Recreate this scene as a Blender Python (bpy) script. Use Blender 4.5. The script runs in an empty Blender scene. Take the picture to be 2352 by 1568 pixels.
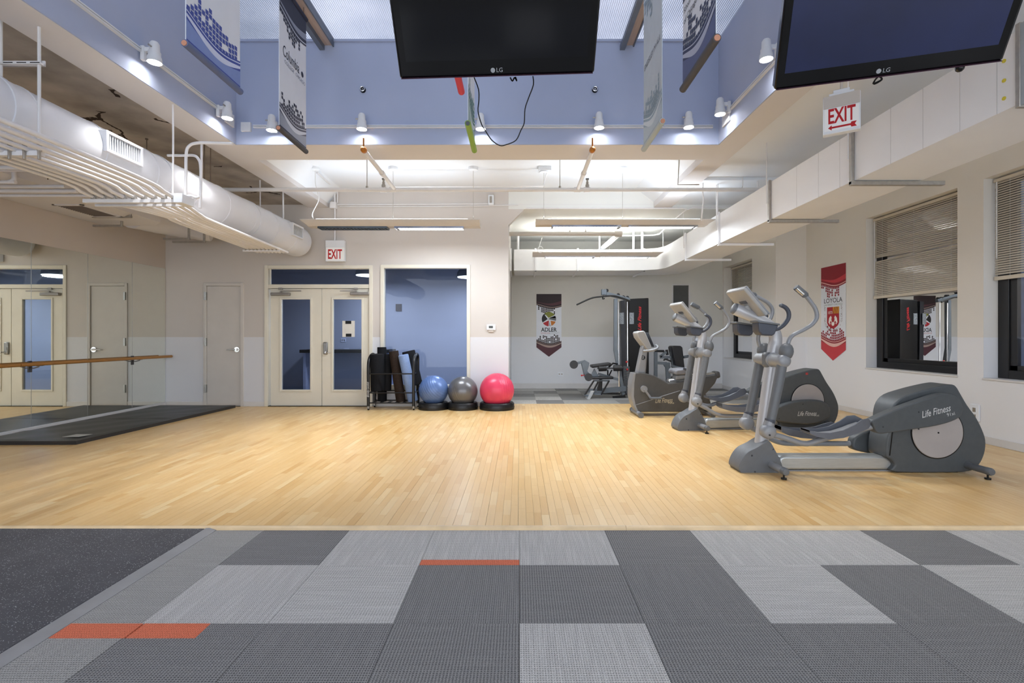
import bpy, bmesh, math, random
from mathutils import Vector, Matrix
random.seed(11)
R = math.radians
PI = math.pi
sc = bpy.context.scene
C = sc.collection

# ------------------------------------------------------------------ camera
F, U0, V0, H = 1135.0, 1193.0, 772.0, 1.30        # focal length and principal point (2352 x 1568 frame), eye height
cd = bpy.data.cameras.new('camera')
cam = bpy.data.objects.new('camera', cd); C.objects.link(cam)
cam.location = (0, 0, H); cam.rotation_euler = (R(90), 0, 0)
cd.sensor_fit = 'HORIZONTAL'; cd.sensor_width = 36; cd.lens = F * 36 / 2352
cd.shift_x = -(U0 - 1176) / 2352; cd.shift_y = -(784 - V0) / 2352
cd.clip_start = 0.05; cd.clip_end = 200
sc.camera = cam

# ------------------------------------------------------------------ world, light, exposure
w = bpy.data.worlds.new('world'); sc.world = w; w.use_nodes = True
bg = w.node_tree.nodes['Background']
bg.inputs[0].default_value = (0.88, 0.93, 1.0, 1); bg.inputs[1].default_value = 1.55
sc.view_settings.view_transform = 'Standard'; sc.view_settings.look = 'None'
sc.view_settings.gamma = 1.0; sc.view_settings.use_curve_mapping = False
sc.view_settings.exposure = 0.95
cy = sc.cycles
cy.use_light_tree = False; cy.max_bounces = 6; cy.diffuse_bounces = 4; cy.glossy_bounces = 3; cy.transmission_bounces = 3; cy.transparent_max_bounces = 8

def area(name, loc, rot, sx, sy, power, col=(1, 1, 1)):
    l = bpy.data.lights.new(name, 'AREA'); l.shape = 'RECTANGLE'; l.size = sx; l.size_y = sy
    l.energy = power; l.color = col
    o = bpy.data.objects.new(name, l); C.objects.link(o); o.location = loc; o.rotation_euler = rot
    return o
PEND_Y = 7.9
# the lamps of the pendant fluorescents: up to the ceiling and down through the louvres
area('pendant_uplight', (-2.04, PEND_Y, 3.20), (R(180), 0, 0), 2.7, .14, 6, (.82, .91, 1))
area('pendant_uplight', (1.67, PEND_Y, 3.20), (R(180), 0, 0), 2.7, .14, 9, (.82, .91, 1))
area('pendant_downlight', (-1.34, PEND_Y, 2.985), (0, 0, 0), 1.2, .12, 26, (.86, .93, 1))
area('pendant_downlight', (1.67, PEND_Y, 2.985), (0, 0, 0), 2.4, .12, 42, (.86, .93, 1))
area('pendant_uplight', (1.61, 10.45, 3.25), (R(180), 0, 0), 2.4, .14, 12, (.93, .97, .95))
area('pendant_downlight', (1.61, 10.45, 3.02), (0, 0, 0), 2.3, .12, 62, (.9, .95, .97))

# ------------------------------------------------------------------ helpers
def X(u, Y): return (u - U0) / F * Y
def Z(v, Y): return H - (v - V0) / F * Y
def P(u, v, Y): return Vector((X(u, Y), Y, Z(v, Y)))
def GY(v, z=.02): return F * (H - z) / (v - V0)
def lin(c): return c / 12.92 if c <= .04045 else ((c + .055) / 1.055) ** 2.4
def hexc(h):
    h = h.lstrip('#'); return tuple(lin(int(h[i:i + 2], 16) / 255) for i in (0, 2, 4))

class MB:
    def __init__(s): s.v = []; s.f = []
    def add(s, vs, fs):
        n = len(s.v); s.v += [Vector(p) for p in vs]; s.f += [tuple(i + n for i in f) for f in fs]; return s
    def box(s, x0, x1, y0, y1, z0, z1):
        return s.add([(x0,y0,z0),(x1,y0,z0),(x1,y1,z0),(x0,y1,z0),(x0,y0,z1),(x1,y0,z1),(x1,y1,z1),(x0,y1,z1)],
                     [(0,3,2,1),(4,5,6,7),(0,1,5,4),(1,2,6,5),(2,3,7,6),(3,0,4,7)])
    def obox(s, c, size, m=None):
        n = len(s.v); a, b, d = (k / 2 for k in size); s.box(-a, a, -b, b, -d, d)
        m = m or Matrix.Identity(3)
        for i in range(n, len(s.v)): s.v[i] = m @ s.v[i] + Vector(c)
        return s
    def bar(s, p0, p1, w, h, up=(0, 0, 1)):
        p0, p1 = Vector(p0), Vector(p1); d = (p1 - p0); L = d.length; d.normalize(); up = Vector(up)
        if abs(d.dot(up)) > .98: up = Vector((0, 1, 0))
        a = d.cross(up).normalized(); b = a.cross(d).normalized()
        m = Matrix((d, a, b)).transposed()
        return s.obox((p0 + p1) / 2, (L, w, h), m)
    def prism(s, poly, off):
        off = Vector(off); n = len(poly); p = [Vector(q) for q in poly]
        vs = p + [q + off for q in p]
        fs = [tuple(range(n)), tuple(range(2 * n - 1, n - 1, -1))] + [(i, (i + 1) % n, n + (i + 1) % n, n + i) for i in range(n)]
        return s.add(vs, fs)
    def tube(s, pts, r, n=10, cap=True, closed=False, sx=1.0):
        pts = [Vector(p) for p in pts]; k = len(pts); rs = r if isinstance(r, (list, tuple)) else [r] * k
        T = []
        for i in range(k):
            a = pts[(i + 1) % k] if (closed or i < k - 1) else pts[i]
            b = pts[i - 1] if (closed or i > 0) else pts[i]
            T.append((a - b).normalized())
        up = Vector((0, 0, 1)) if abs(T[0].z) < .95 else Vector((0, 1, 0))
        nrm = (up - T[0] * up.dot(T[0])).normalized(); base = len(s.v)
        for i in range(k):
            if i:
                nrm = (nrm - T[i] * nrm.dot(T[i]))
                nrm = nrm.normalized() if nrm.length > 1e-6 else T[i].orthogonal().normalized()
            b = T[i].cross(nrm)
            for j in range(n):
                t = 2 * PI * j / n
                s.v.append(pts[i] + (nrm * math.cos(t) + b * math.sin(t) * sx) * rs[i])
        for i in range(k if closed else k - 1):
            for j in range(n):
                a = base + i * n + j; b = base + i * n + (j + 1) % n
                c = base + ((i + 1) % k) * n + (j + 1) % n; d = base + ((i + 1) % k) * n + j
                s.f.append((a, b, c, d))
        if cap and not closed:
            s.f.append(tuple(base + j for j in range(n - 1, -1, -1)))
            s.f.append(tuple(base + (k - 1) * n + j for j in range(n)))
        return s
    def cyl(s, p0, p1, r, r2=None, n=16): return s.tube([p0, p1], [r, r if r2 is None else r2], n)
    def lathe(s, prof, o=(0, 0, 0), axis=(0, 0, 1), n=24):
        ax = Vector(axis).normalized(); a = ax.orthogonal().normalized(); b = ax.cross(a); o = Vector(o); base = len(s.v); k = len(prof)
        for r, h in prof:
            for j in range(n):
                t = 2 * PI * j / n; s.v.append(o + ax * h + (a * math.cos(t) + b * math.sin(t)) * max(r, 1e-5))
        for i in range(k - 1):
            for j in range(n):
                s.f.append((base + i * n + j, base + i * n + (j + 1) % n, base + (i + 1) * n + (j + 1) % n, base + (i + 1) * n + j))
        s.f.append(tuple(base + j for j in range(n - 1, -1, -1))); s.f.append(tuple(base + (k - 1) * n + j for j in range(n)))
        return s
    def ball(s, c, r, sc3=(1, 1, 1), n=16):
        m = n // 2; base = len(s.v); c = Vector(c)
        for i in range(m + 1):
            a = PI * i / m
            for j in range(n):
                t = 2 * PI * j / n
                s.v.append(c + Vector((math.sin(a) * math.cos(t) * sc3[0], math.sin(a) * math.sin(t) * sc3[1], math.cos(a) * sc3[2])) * r)
        for i in range(m):
            for j in range(n):
                s.f.append((base + i * n + j, base + i * n + (j + 1) % n, base + (i + 1) * n + (j + 1) % n, base + (i + 1) * n + j))
        return s

def spl(pts, k=6, closed=False):
    pts = [Vector(p) for p in pts]; n = len(pts); out = []
    for i in range(n if closed else n - 1):
        p0 = pts[(i - 1) % n] if (closed or i) else pts[0]; p1 = pts[i]; p2 = pts[(i + 1) % n]
        p3 = pts[(i + 2) % n] if (closed or i < n - 2) else pts[-1]
        for j in range(k):
            t = j / k
            out.append(.5 * ((2 * p1) + (-p0 + p2) * t + (2 * p0 - 5 * p1 + 4 * p2 - p3) * t * t + (-p0 + 3 * p1 - 3 * p2 + p3) * t ** 3))
    if not closed: out.append(pts[-1])
    return out

WM = {}
def thing(name, label, cat, loc=(0, 0, 0), rz=0, group=None, kind=None):
    o = bpy.data.objects.new(name, None); C.objects.link(o)
    o.empty_display_size = .1; o.location = loc; o.rotation_euler = (0, 0, rz)
    if label: o['label'] = label
    if cat: o['category'] = cat
    if group: o['group'] = group
    if kind: o['kind'] = kind
    WM[o.name] = Matrix.Translation(Vector(loc)) @ Matrix.Rotation(rz, 4, 'Z')
    return o
def struct(name): return thing(name, None, None, kind='structure')

def to_mesh(name, mb, ang=38, flat=False):
    me = bpy.data.meshes.new(name); me.from_pydata([tuple(v) for v in mb.v], [], mb.f)
    bm = bmesh.new(); bm.from_mesh(me)
    bmesh.ops.recalc_face_normals(bm, faces=bm.faces); bm.to_mesh(me); bm.free()
    if not flat:
        me.polygons.foreach_set('use_smooth', [True] * len(me.polygons)); me.set_sharp_from_angle(angle=R(ang))
    return me

def ob(name, mb, mt, parent=None, label=None, cat=None, group=None, kind=None, bevel=0, local=False, seg=2, flat=False, ang=38):
    if parent is not None:
        m = WM[parent.name]
        if not local:
            inv = m.inverted(); mb.v = [inv @ p for p in mb.v]
        loc = None
    else:
        xs = [p.x for p in mb.v]; ys = [p.y for p in mb.v]
        loc = Vector(((min(xs) + max(xs)) / 2, (min(ys) + max(ys)) / 2, min(p.z for p in mb.v)))
        mb.v = [p - loc for p in mb.v]
    me = to_mesh(name, mb, flat=flat, ang=ang); me.materials.append(mt)
    o = bpy.data.objects.new(name, me); C.objects.link(o)
    if parent is not None: o.parent = parent; WM[o.name] = m
    else: o.location = loc; WM[o.name] = Matrix.Translation(loc)
    if label: o['label'] = label
    if cat: o['category'] = cat
    if group: o['group'] = group
    if kind: o['kind'] = kind
    if bevel:
        b = o.modifiers.new('bevel', 'BEVEL'); b.width = bevel; b.segments = seg; b.limit_method = 'ANGLE'; b.angle_limit = R(40); b.harden_normals = False
    return o

def copyo(o, parent=None, loc=None):
    c = o.copy(); C.objects.link(c)
    if parent is not None: c.parent = parent
    if loc is not None: c.location = loc
    return c
def dup(root, loc, rz=0, label=None, group=None):
    r = root.copy(); C.objects.link(r); r.location = loc; r.rotation_euler = (0, 0, rz)
    if label: r['label'] = label
    if group: r['group'] = group
    WM[r.name] = Matrix.Translation(Vector(loc)) @ Matrix.Rotation(rz, 4, 'Z')
    for ch in list(root.children):
        c = copyo(ch, r); WM[c.name] = WM[r.name]
        for g in list(ch.children): WM[copyo(g, c).name] = WM[r.name]
    return r

def text_mb(s, size, o, ex, ey, depth=.0012, shear=0, align='CENTER', sx=1.0, bold=0, fit=None):
    cu = bpy.data.curves.new('lettering', 'FONT'); cu.body = s; cu.size = size; cu.align_x = align; cu.align_y = 'CENTER'
    cu.extrude = 0; cu.offset = bold * size; cu.resolution_u = 3
    t = bpy.data.objects.new('lettering', cu); C.objects.link(t)
    bpy.context.view_layer.update()
    me = bpy.data.meshes.new_from_object(t.evaluated_get(bpy.context.evaluated_depsgraph_get()))
    ex, ey, o = Vector(ex).normalized(), Vector(ey).normalized(), Vector(o); n = ex.cross(ey)
    if shear:
        for v in me.vertices: v.co.x += shear * v.co.y
    if fit:
        xs = [v.co.x for v in me.vertices]; ys = [v.co.y for v in me.vertices]; mx, my = (min(xs) + max(xs)) / 2, (min(ys) + max(ys)) / 2
        kx, ky = fit[0] / (max(xs) - min(xs)), fit[1] / (max(ys) - min(ys))
        for v in me.vertices: v.co.x = (v.co.x - mx) * kx; v.co.y = (v.co.y - my) * ky
    mb = MB(); mb.v = [o + ex * v.co.x * sx + ey * v.co.y + n * depth for v in me.vertices]; mb.f = [tuple(p.vertices) for p in me.polygons]
    bpy.data.objects.remove(t); bpy.data.curves.remove(cu); bpy.data.meshes.remove(me)
    return mb
def merge(*mbs):
    m = MB()
    for q in mbs: m.add(q.v, q.f)
    return m

# ------------------------------------------------------------------ materials
MATS = {}
def nn(nt, t, **kw):
    n = nt.nodes.new(t)
    for k, v in kw.items(): setattr(n, k, v)
    return n
def mat(name, hx, rough=.5, metal=0, var=.06, scale=9, bump=0, bscale=60, spec=.5, stretch=None, coat=0):
    m = bpy.data.materials.new(name); m.use_nodes = True; nt = m.node_tree; b = nt.nodes['Principled BSDF']
    c = hexc(hx) if isinstance(hx, str) else hx
    tc = nn(nt, 'ShaderNodeTexCoord'); L = nt.links.new; src = tc.outputs['Object']
    if stretch:
        mp = nn(nt, 'ShaderNodeMapping'); mp.inputs['Scale'].default_value = stretch; L(src, mp.inputs[0]); src = mp.outputs[0]
    no = nn(nt, 'ShaderNodeTexNoise'); no.inputs['Scale'].default_value = scale; no.inputs['Detail'].default_value = 4; L(src, no.inputs[0])
    cr = nn(nt, 'ShaderNodeValToRGB'); cr.color_ramp.elements[0].position = .3; cr.color_ramp.elements[1].position = .7
    cr.color_ramp.elements[0].color = tuple(k * (1 - var) for k in c) + (1,); cr.color_ramp.elements[1].color = tuple(min(1, k * (1 + var)) for k in c) + (1,)
    L(no.outputs[0], cr.inputs[0]); L(cr.outputs[0], b.inputs['Base Color'])
    b.inputs['Roughness'].default_value = rough; b.inputs['Metallic'].default_value = metal
    b.inputs['Specular IOR Level'].default_value = spec
    if coat: b.inputs['Coat Weight'].default_value = coat; b.inputs['Coat Roughness'].default_value = .1
    if bump:
        n2 = nn(nt, 'ShaderNodeTexNoise'); n2.inputs['Scale'].default_value = bscale; n2.inputs['Detail'].default_value = 3; L(src, n2.inputs[0])
        bp = nn(nt, 'ShaderNodeBump'); bp.inputs['Strength'].default_value = bump; bp.inputs['Distance'].default_value = .004
        L(n2.outputs[0], bp.inputs['Height']); L(bp.outputs[0], b.inputs['Normal'])
    MATS[name] = m; return m
def emit(name, col, s):
    m = bpy.data.materials.new(name); m.use_nodes = True; nt = m.node_tree; b = nt.nodes['Principled BSDF']
    b.inputs['Base Color'].default_value = (.8, .8, .8, 1); b.inputs['Emission Color'].default_value = (*col, 1); b.inputs['Emission Strength'].default_value = s
    m.cycles.emission_sampling = 'NONE'      # the lamps' own light objects do the lighting
    MATS[name] = m; return m
def glass(name, tint=(.93, .96, 1), refl=.08, rough=.0, ior=1.5):
    m = bpy.data.materials.new(name); m.use_nodes = True; nt = m.node_tree; nt.nodes.clear()
    o = nn(nt, 'ShaderNodeOutputMaterial'); t = nn(nt, 'ShaderNodeBsdfTransparent'); g = nn(nt, 'ShaderNodeBsdfGlossy'); mx = nn(nt, 'ShaderNodeMixShader'); fr = nn(nt, 'ShaderNodeFresnel')
    ad = nn(nt, 'ShaderNodeMath', operation='ADD'); ad.use_clamp = True
    fr.inputs[0].default_value = ior; ad.inputs[1].default_value = refl; t.inputs[0].default_value = (*tint, 1); g.inputs['Roughness'].default_value = rough; g.inputs[0].default_value = (1, 1, 1, 1)
    L = nt.links.new; L(fr.outputs[0], ad.inputs[0]); L(ad.outputs[0], mx.inputs[0]); L(t.outputs[0], mx.inputs[1]); L(g.outputs[0], mx.inputs[2]); L(mx.outputs[0], o.inputs[0])
    return m

def wall_mat(name, up, low, split=1.285):
    m = mat(name, up, .72, var=.025, scale=1.3, bump=.08, bscale=170, spec=.25); nt = m.node_tree; b = nt.nodes['Principled BSDF']
    g = nn(nt, 'ShaderNodeNewGeometry'); sp = nn(nt, 'ShaderNodeSeparateXYZ'); gt = nn(nt, 'ShaderNodeMath', operation='GREATER_THAN'); gt.inputs[1].default_value = split
    mx = nn(nt, 'ShaderNodeMix', data_type='RGBA'); L = nt.links.new
    L(g.outputs['Position'], sp.inputs[0]); L(sp.outputs['Z'], gt.inputs[0]); L(gt.outputs[0], mx.inputs['Factor'])
    src = b.inputs['Base Color'].links[0].from_socket
    mx.inputs['A'].default_value = (*hexc(low), 1); L(src, mx.inputs['B']); L(mx.outputs['Result'], b.inputs['Base Color'])
    return m
M_wall = wall_mat('two_tone_wall_paint', '#cac4bf', '#d6d7dc')
M_wallR = wall_mat('two_tone_side_wall_paint', '#e0dcd5', '#e3e4e7')
M_wallL = wall_mat('left_wall_paint', '#c6bcb3', '#cccdd1')
M_white = mat('white_ceiling_paint', '#e6eaf0', .7, var=.02, scale=1, spec=.25)
M_beam = mat('cream_beam_paint', '#d8d5d6', .7, var=.02, scale=1, spec=.25)
M_blue = mat('lavender_blue_wall_paint', '#adb7d0', .7, var=.03, scale=1.5, spec=.25)
M_trim = mat('cream_door_paint', '#ddd8ca', .42, var=.03, scale=3)
M_door = mat('grey_door_paint', '#cbc6c1', .5, var=.03, scale=3)
M_base = mat('baseboard_paint', '#d2d0cf', .5, var=.02)
M_steel = mat('brushed_steel', '#9b9a98', .35, 1, var=.05, scale=30)
M_chrome = mat('polished_chrome', '#d0d0d0', .12, 1, var=.02)
M_black = mat('black_plastic', '#060608', .4, var=.1, spec=.35)
M_blackmetal = mat('black_powder_coat', '#121215', .4, var=.1, scale=40)
M_duct = mat('white_duct_paint', '#dcdee4', .5, var=.035, scale=2.5, bump=.05, bscale=40)
M_ductR = mat('pale_duct_paint', '#ecedf0', .5, var=.02, scale=2)
M_pipe = mat('white_pipe_paint', '#e0dfe1', .4, var=.03, scale=8)
M_strut = mat('galvanised_strut', '#a9a49d', .4, .6, var=.1, scale=25)
M_wire = mat('white_wire', '#dedede', .5)
M_copper = mat('orange_pipe_cap', '#b8742a', .35, .3, var=.1)
M_off = mat('unlit_louvre', '#5b6772', .3, .6, var=.1)  # missing lamp light put into a darker louvre colour for the unlit half
M_fix = mat('fixture_grey_paint', '#c9c2ba', .45, var=.02)
M_tubeon = emit('lit_tube', (.93, .96, 1), 6)
M_bulb = emit('spot_bulb', (1, .99, .97), 40)
M_signlit = emit('exit_sign_face', (1, .97, .95), .05)
M_red = mat('exit_red', '#c0131a', .4, var=.03)
M_glass = glass('window_glass', (.86, .9, .97), 0, ior=1.28)
M_glassd = glass('dark_window_glass', (.85, .9, 1), .12)
M_rubber = None
def wood_mat():
    m = bpy.data.materials.new('maple_strip_wood'); m.use_nodes = True; nt = m.node_tree; b = nt.nodes['Principled BSDF']; L = nt.links.new
    oi = nn(nt, 'ShaderNodeObjectInfo'); ge = nn(nt, 'ShaderNodeNewGeometry')
    a = nn(nt, 'ShaderNodeMath', operation='ADD'); L(oi.outputs['Random'], a.inputs[0]); L(ge.outputs['Random Per Island'], a.inputs[1])
    fr = nn(nt, 'ShaderNodeMath', operation='FRACT'); L(a.outputs[0], fr.inputs[0])
    cr = nn(nt, 'ShaderNodeValToRGB'); e = cr.color_ramp.elements
    e[0].position = 0; e[0].color = (*hexc('#d6ab6c'), 1); e[1].position = 1; e[1].color = (*hexc('#e8cb98'), 1)
    q = e.new(.12); q.color = (*hexc('#deb87c'), 1); q = e.new(.85); q.color = (*hexc('#e3c088'), 1)
    L(fr.outputs[0], cr.inputs[0])
    tc = nn(nt, 'ShaderNodeTexCoord'); mp = nn(nt, 'ShaderNodeMapping'); mp.inputs['Scale'].default_value = (60, 3, 1); L(ge.outputs['Position'], mp.inputs[0])
    no = nn(nt, 'ShaderNodeTexNoise'); no.inputs['Scale'].default_value = 1; no.inputs['Detail'].default_value = 5; L(mp.outputs[0], no.inputs[0])
    mr = nn(nt, 'ShaderNodeMapRange'); mr.inputs['To Min'].default_value = .92; mr.inputs['To Max'].default_value = 1.06; L(no.outputs[0], mr.inputs[0])
    mx = nn(nt, 'ShaderNodeMix', data_type='RGBA', blend_type='MULTIPLY'); mx.inputs['Factor'].default_value = 1
    L(cr.outputs[0], mx.inputs['A']); L(mr.outputs[0], mx.inputs['B']); L(mx.outputs['Result'], b.inputs['Base Color'])
    b.inputs['Roughness'].default_value = .3; b.inputs['Specular IOR Level'].default_value = .45
    return m
M_wood = wood_mat()
M_nose = mat('worn_maple_nosing', '#dcc29a', .4, var=.12, scale=6)

def carpet(name, base, hi, lo, streak):
    m = bpy.data.materials.new(name); m.use_nodes = True; nt = m.node_tree; b = nt.nodes['Principled BSDF']; L = nt.links.new
    tc = nn(nt, 'ShaderNodeTexCoord')
    wv = []
    for dr, s, d in (('X', 30, .5), ('Y', 24, 1.0)):
        k = nn(nt, 'ShaderNodeTexWave', wave_type='BANDS', bands_direction=dr); k.inputs['Scale'].default_value = s; k.inputs['Distortion'].default_value = d
        k.inputs['Detail'].default_value = 2; k.inputs['Detail Scale'].default_value = 3; L(tc.outputs['Object'], k.inputs[0]); wv.append(k)
    mul = nn(nt, 'ShaderNodeMath', operation='MULTIPLY'); L(wv[0].outputs[1], mul.inputs[0]); L(wv[1].outputs[1], mul.inputs[1])
    no = nn(nt, 'ShaderNodeTexNoise'); no.inputs['Scale'].default_value = 210; no.inputs['Detail'].default_value = 2; L(tc.outputs['Object'], no.inputs[0])
    mp = nn(nt, 'ShaderNodeMapping'); mp.inputs['Scale'].default_value = (75, 3, 1); L(tc.outputs['Object'], mp.inputs[0])
    st = nn(nt, 'ShaderNodeTexNoise'); st.inputs['Scale'].default_value = 1; st.inputs['Detail'].default_value = 2; L(mp.outputs[0], st.inputs[0])
    cr = nn(nt, 'ShaderNodeValToRGB'); e = cr.color_ramp.elements
    e[0].position = .05; e[0].color = (*hexc(base), 1); e[1].position = .75; e[1].color = (*hexc(lo), 1); L(mul.outputs[0], cr.inputs[0])
    m1 = nn(nt, 'ShaderNodeMix', data_type='RGBA'); m1.inputs['B'].default_value = (*hexc(hi), 1); L(cr.outputs[0], m1.inputs['A'])
    r1 = nn(nt, 'ShaderNodeMapRange'); r1.inputs['From Min'].default_value = .45; r1.inputs['From Max'].default_value = .7; r1.inputs['To Max'].default_value = streak; L(st.outputs[0], r1.inputs[0]); L(r1.outputs[0], m1.inputs['Factor'])
    m2 = nn(nt, 'ShaderNodeMix', data_type='RGBA', blend_type='MULTIPLY'); m2.inputs['Factor'].default_value = 1; L(m1.outputs['Result'], m2.inputs['A'])
    r2 = nn(nt, 'ShaderNodeMapRange'); r2.inputs['From Min'].default_value = .3; r2.inputs['From Max'].default_value = .7; r2.inputs['To Min'].default_value = .72; r2.inputs['To Max'].default_value = 1.25; L(no.outputs[0], r2.inputs[0]); L(r2.outputs[0], m2.inputs['B'])
    L(m2.outputs['Result'], b.inputs['Base Color']); b.inputs['Roughness'].default_value = .95; b.inputs['Specular IOR Level'].default_value = .1
    bp = nn(nt, 'ShaderNodeBump'); bp.inputs['Strength'].default_value = .5; bp.inputs['Distance'].default_value = .004; bp.invert = True; L(mul.outputs[0], bp.inputs['Height']); L(bp.outputs[0], b.inputs['Normal'])
    return m
M_cl = carpet('light_grey_woven_carpet', '#bebcb9', '#d6d5d2', '#8f8e8c', .35)
M_cm = carpet('mid_grey_woven_carpet', '#a3a29f', '#b9b8b5', '#777674', .2)
M_cd = carpet('dark_grey_woven_carpet', '#8b8a89', '#9c9b99', '#4e4e50', .2)
M_or = carpet('orange_ribbed_carpet', '#d97a5e', '#e08a6e', '#bd6448', .2)

def rubber():
    m = mat('speckled_rubber', '#515155', .8, var=.12, scale=4, bump=.3, bscale=300, spec=.3); nt = m.node_tree; b = nt.nodes['Principled BSDF']; L = nt.links.new
    tc = nn(nt, 'ShaderNodeTexCoord'); vo = nn(nt, 'ShaderNodeTexVoronoi'); vo.inputs['Scale'].default_value = 110; L(tc.outputs['Object'], vo.inputs[0])
    n2 = nn(nt, 'ShaderNodeTexNoise'); n2.inputs['Scale'].default_value = 60; L(tc.outputs['Object'], n2.inputs[0])
    ad = nn(nt, 'ShaderNodeMath', operation='MULTIPLY'); ad.inputs[1].default_value = .62; L(n2.outputs[0], ad.inputs[0])
    lt = nn(nt, 'ShaderNodeMath', operation='LESS_THAN'); L(vo.outputs['Distance'], lt.inputs[0]); sb = nn(nt, 'ShaderNodeMath', operation='SUBTRACT'); sb.inputs[1].default_value = .13; L(ad.outputs[0], sb.inputs[0]); L(sb.outputs[0], lt.inputs[1])
    mx = nn(nt, 'ShaderNodeMix', data_type='RGBA'); mx.inputs['B'].default_value = (*hexc('#a8a8aa'), 1); L(b.inputs['Base Color'].links[0].from_socket, mx.inputs['A']); L(lt.outputs[0], mx.inputs['Factor']); L(mx.outputs['Result'], b.inputs['Base Color'])
    return m
M_rubber = rubber()
M_vinyl = mat('grey_vinyl_edge', '#8f8f90', .5, var=.08)

def rough_ceiling():
    m = mat('bare_brown_concrete', '#a9a097', .9, var=.28, scale=2.4, bump=.6, bscale=9, spec=.2); nt = m.node_tree; b = nt.nodes['Principled BSDF']; L = nt.links.new
    tc = nn(nt, 'ShaderNodeTexCoord'); n0 = nn(nt, 'ShaderNodeTexNoise'); n0.inputs['Scale'].default_value = 2.2; n0.inputs['Detail'].default_value = 5; L(tc.outputs['Object'], n0.inputs[0])
    mx0 = nn(nt, 'ShaderNodeMix', data_type='RGBA'); mx0.inputs['Factor'].default_value = .35; L(tc.outputs['Object'], mx0.inputs['A']); L(n0.outputs[1], mx0.inputs['B'])
    vo = nn(nt, 'ShaderNodeTexVoronoi', feature='DISTANCE_TO_EDGE'); vo.inputs['Scale'].default_value = 1.1; L(mx0.outputs['Result'], vo.inputs[0])
    n3 = nn(nt, 'ShaderNodeTexNoise'); n3.inputs['Scale'].default_value = 1.3; L(tc.outputs['Object'], n3.inputs[0])
    lt = nn(nt, 'ShaderNodeMath', operation='LESS_THAN'); lt.inputs[1].default_value = .012; L(vo.outputs['Distance'], lt.inputs[0])
    gt = nn(nt, 'ShaderNodeMath', operation='GREATER_THAN'); gt.inputs[1].default_value = .54; L(n3.outputs[0], gt.inputs[0])
    an = nn(nt, 'ShaderNodeMath', operation='MULTIPLY'); L(lt.outputs[0], an.inputs[0]); L(gt.outputs[0], an.inputs[1])
    mx = nn(nt, 'ShaderNodeMix', data_type='RGBA'); mx.inputs['B'].default_value = (*hexc('#3a2f28'), 1); L(b.inputs['Base Color'].links[0].from_socket, mx.inputs['A']); L(an.outputs[0], mx.inputs['Factor']); L(mx.outputs['Result'], b.inputs['Base Color'])
    return m
M_brown = rough_ceiling()
M_mirror = mat('mirror_silver', (.90, .91, .83), .015, 1, var=.01)
def poly():
    m = bpy.data.materials.new('ribbed_polycarbonate'); m.use_nodes = True; nt = m.node_tree; nt.nodes.clear(); L = nt.links.new
    o = nn(nt, 'ShaderNodeOutputMaterial'); t = nn(nt, 'ShaderNodeBsdfTranslucent'); d = nn(nt, 'ShaderNodeBsdfDiffuse'); g = nn(nt, 'ShaderNodeBsdfGlossy'); a = nn(nt, 'ShaderNodeMixShader'); b = nn(nt, 'ShaderNodeMixShader')
    tc = nn(nt, 'ShaderNodeTexCoord'); wv = nn(nt, 'ShaderNodeTexNoise'); wv.inputs['Scale'].default_value = .8; L(tc.outputs['Object'], wv.inputs[0])
    cr = nn(nt, 'ShaderNodeValToRGB'); cr.color_ramp.elements[0].color = (.27, .31, .40, 1); cr.color_ramp.elements[0].position = .3; cr.color_ramp.elements[1].color = (.60, .61, .70, 1); cr.color_ramp.elements[1].position = .7; L(wv.outputs[0], cr.inputs[0]); wb = nn(nt, 'ShaderNodeTexWave', wave_type='BANDS', bands_direction='X'); wb.inputs['Scale'].default_value = 14; L(tc.outputs['Object'], wb.inputs[0])
    mr = nn(nt, 'ShaderNodeMapRange'); mr.inputs['To Min'].default_value = .35; L(wb.outputs[1], mr.inputs[0])
    mm = nn(nt, 'ShaderNodeMix', data_type='RGBA', blend_type='MULTIPLY'); mm.inputs['Factor'].default_value = 1; L(cr.outputs[0], mm.inputs['A']); L(mr.outputs[0], mm.inputs['B']); L(mm.outputs['Result'], t.inputs[0])
    d.inputs[0].default_value = (.6, .62, .68, 1); g.inputs[0].default_value = (.8, .85, .95, 1); g.inputs['Roughness'].default_value = .22
    a.inputs[0].default_value = .22; b.inputs[0].default_value = .14
    L(t.outputs[0], a.inputs[1]); L(d.outputs[0], a.inputs[2]); L(a.outputs[0], b.inputs[1]); L(g.outputs[0], b.inputs[2]); L(b.outputs[0], o.inputs[0])
    return m
M_poly = poly()

# ================================================================== the room
XL, XR, YB, YA, ZS, ZF, XF = -6.46, 5.56, 9.02, 12.1, 3.645, .02, 4.97
YE = GY(1217, 0)                     # front edge of the wood floor
YW = 6.063; YW2 = 6.572              # transverse beam of the light well
XW0, XW1, XB0, XB1 = -3.48, 2.45, -3.85, 2.77
NEAR = -2.5
fl = struct('floor')
ob('subfloor', MB().box(XL - .1, XR + .2, NEAR, YA + .1, -.12, -.012).box(XL - .1, XR + .2, YE + .012, YB + .36, -.012, .003), mat('grey_screed', '#6b675f', .9), fl)
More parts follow.
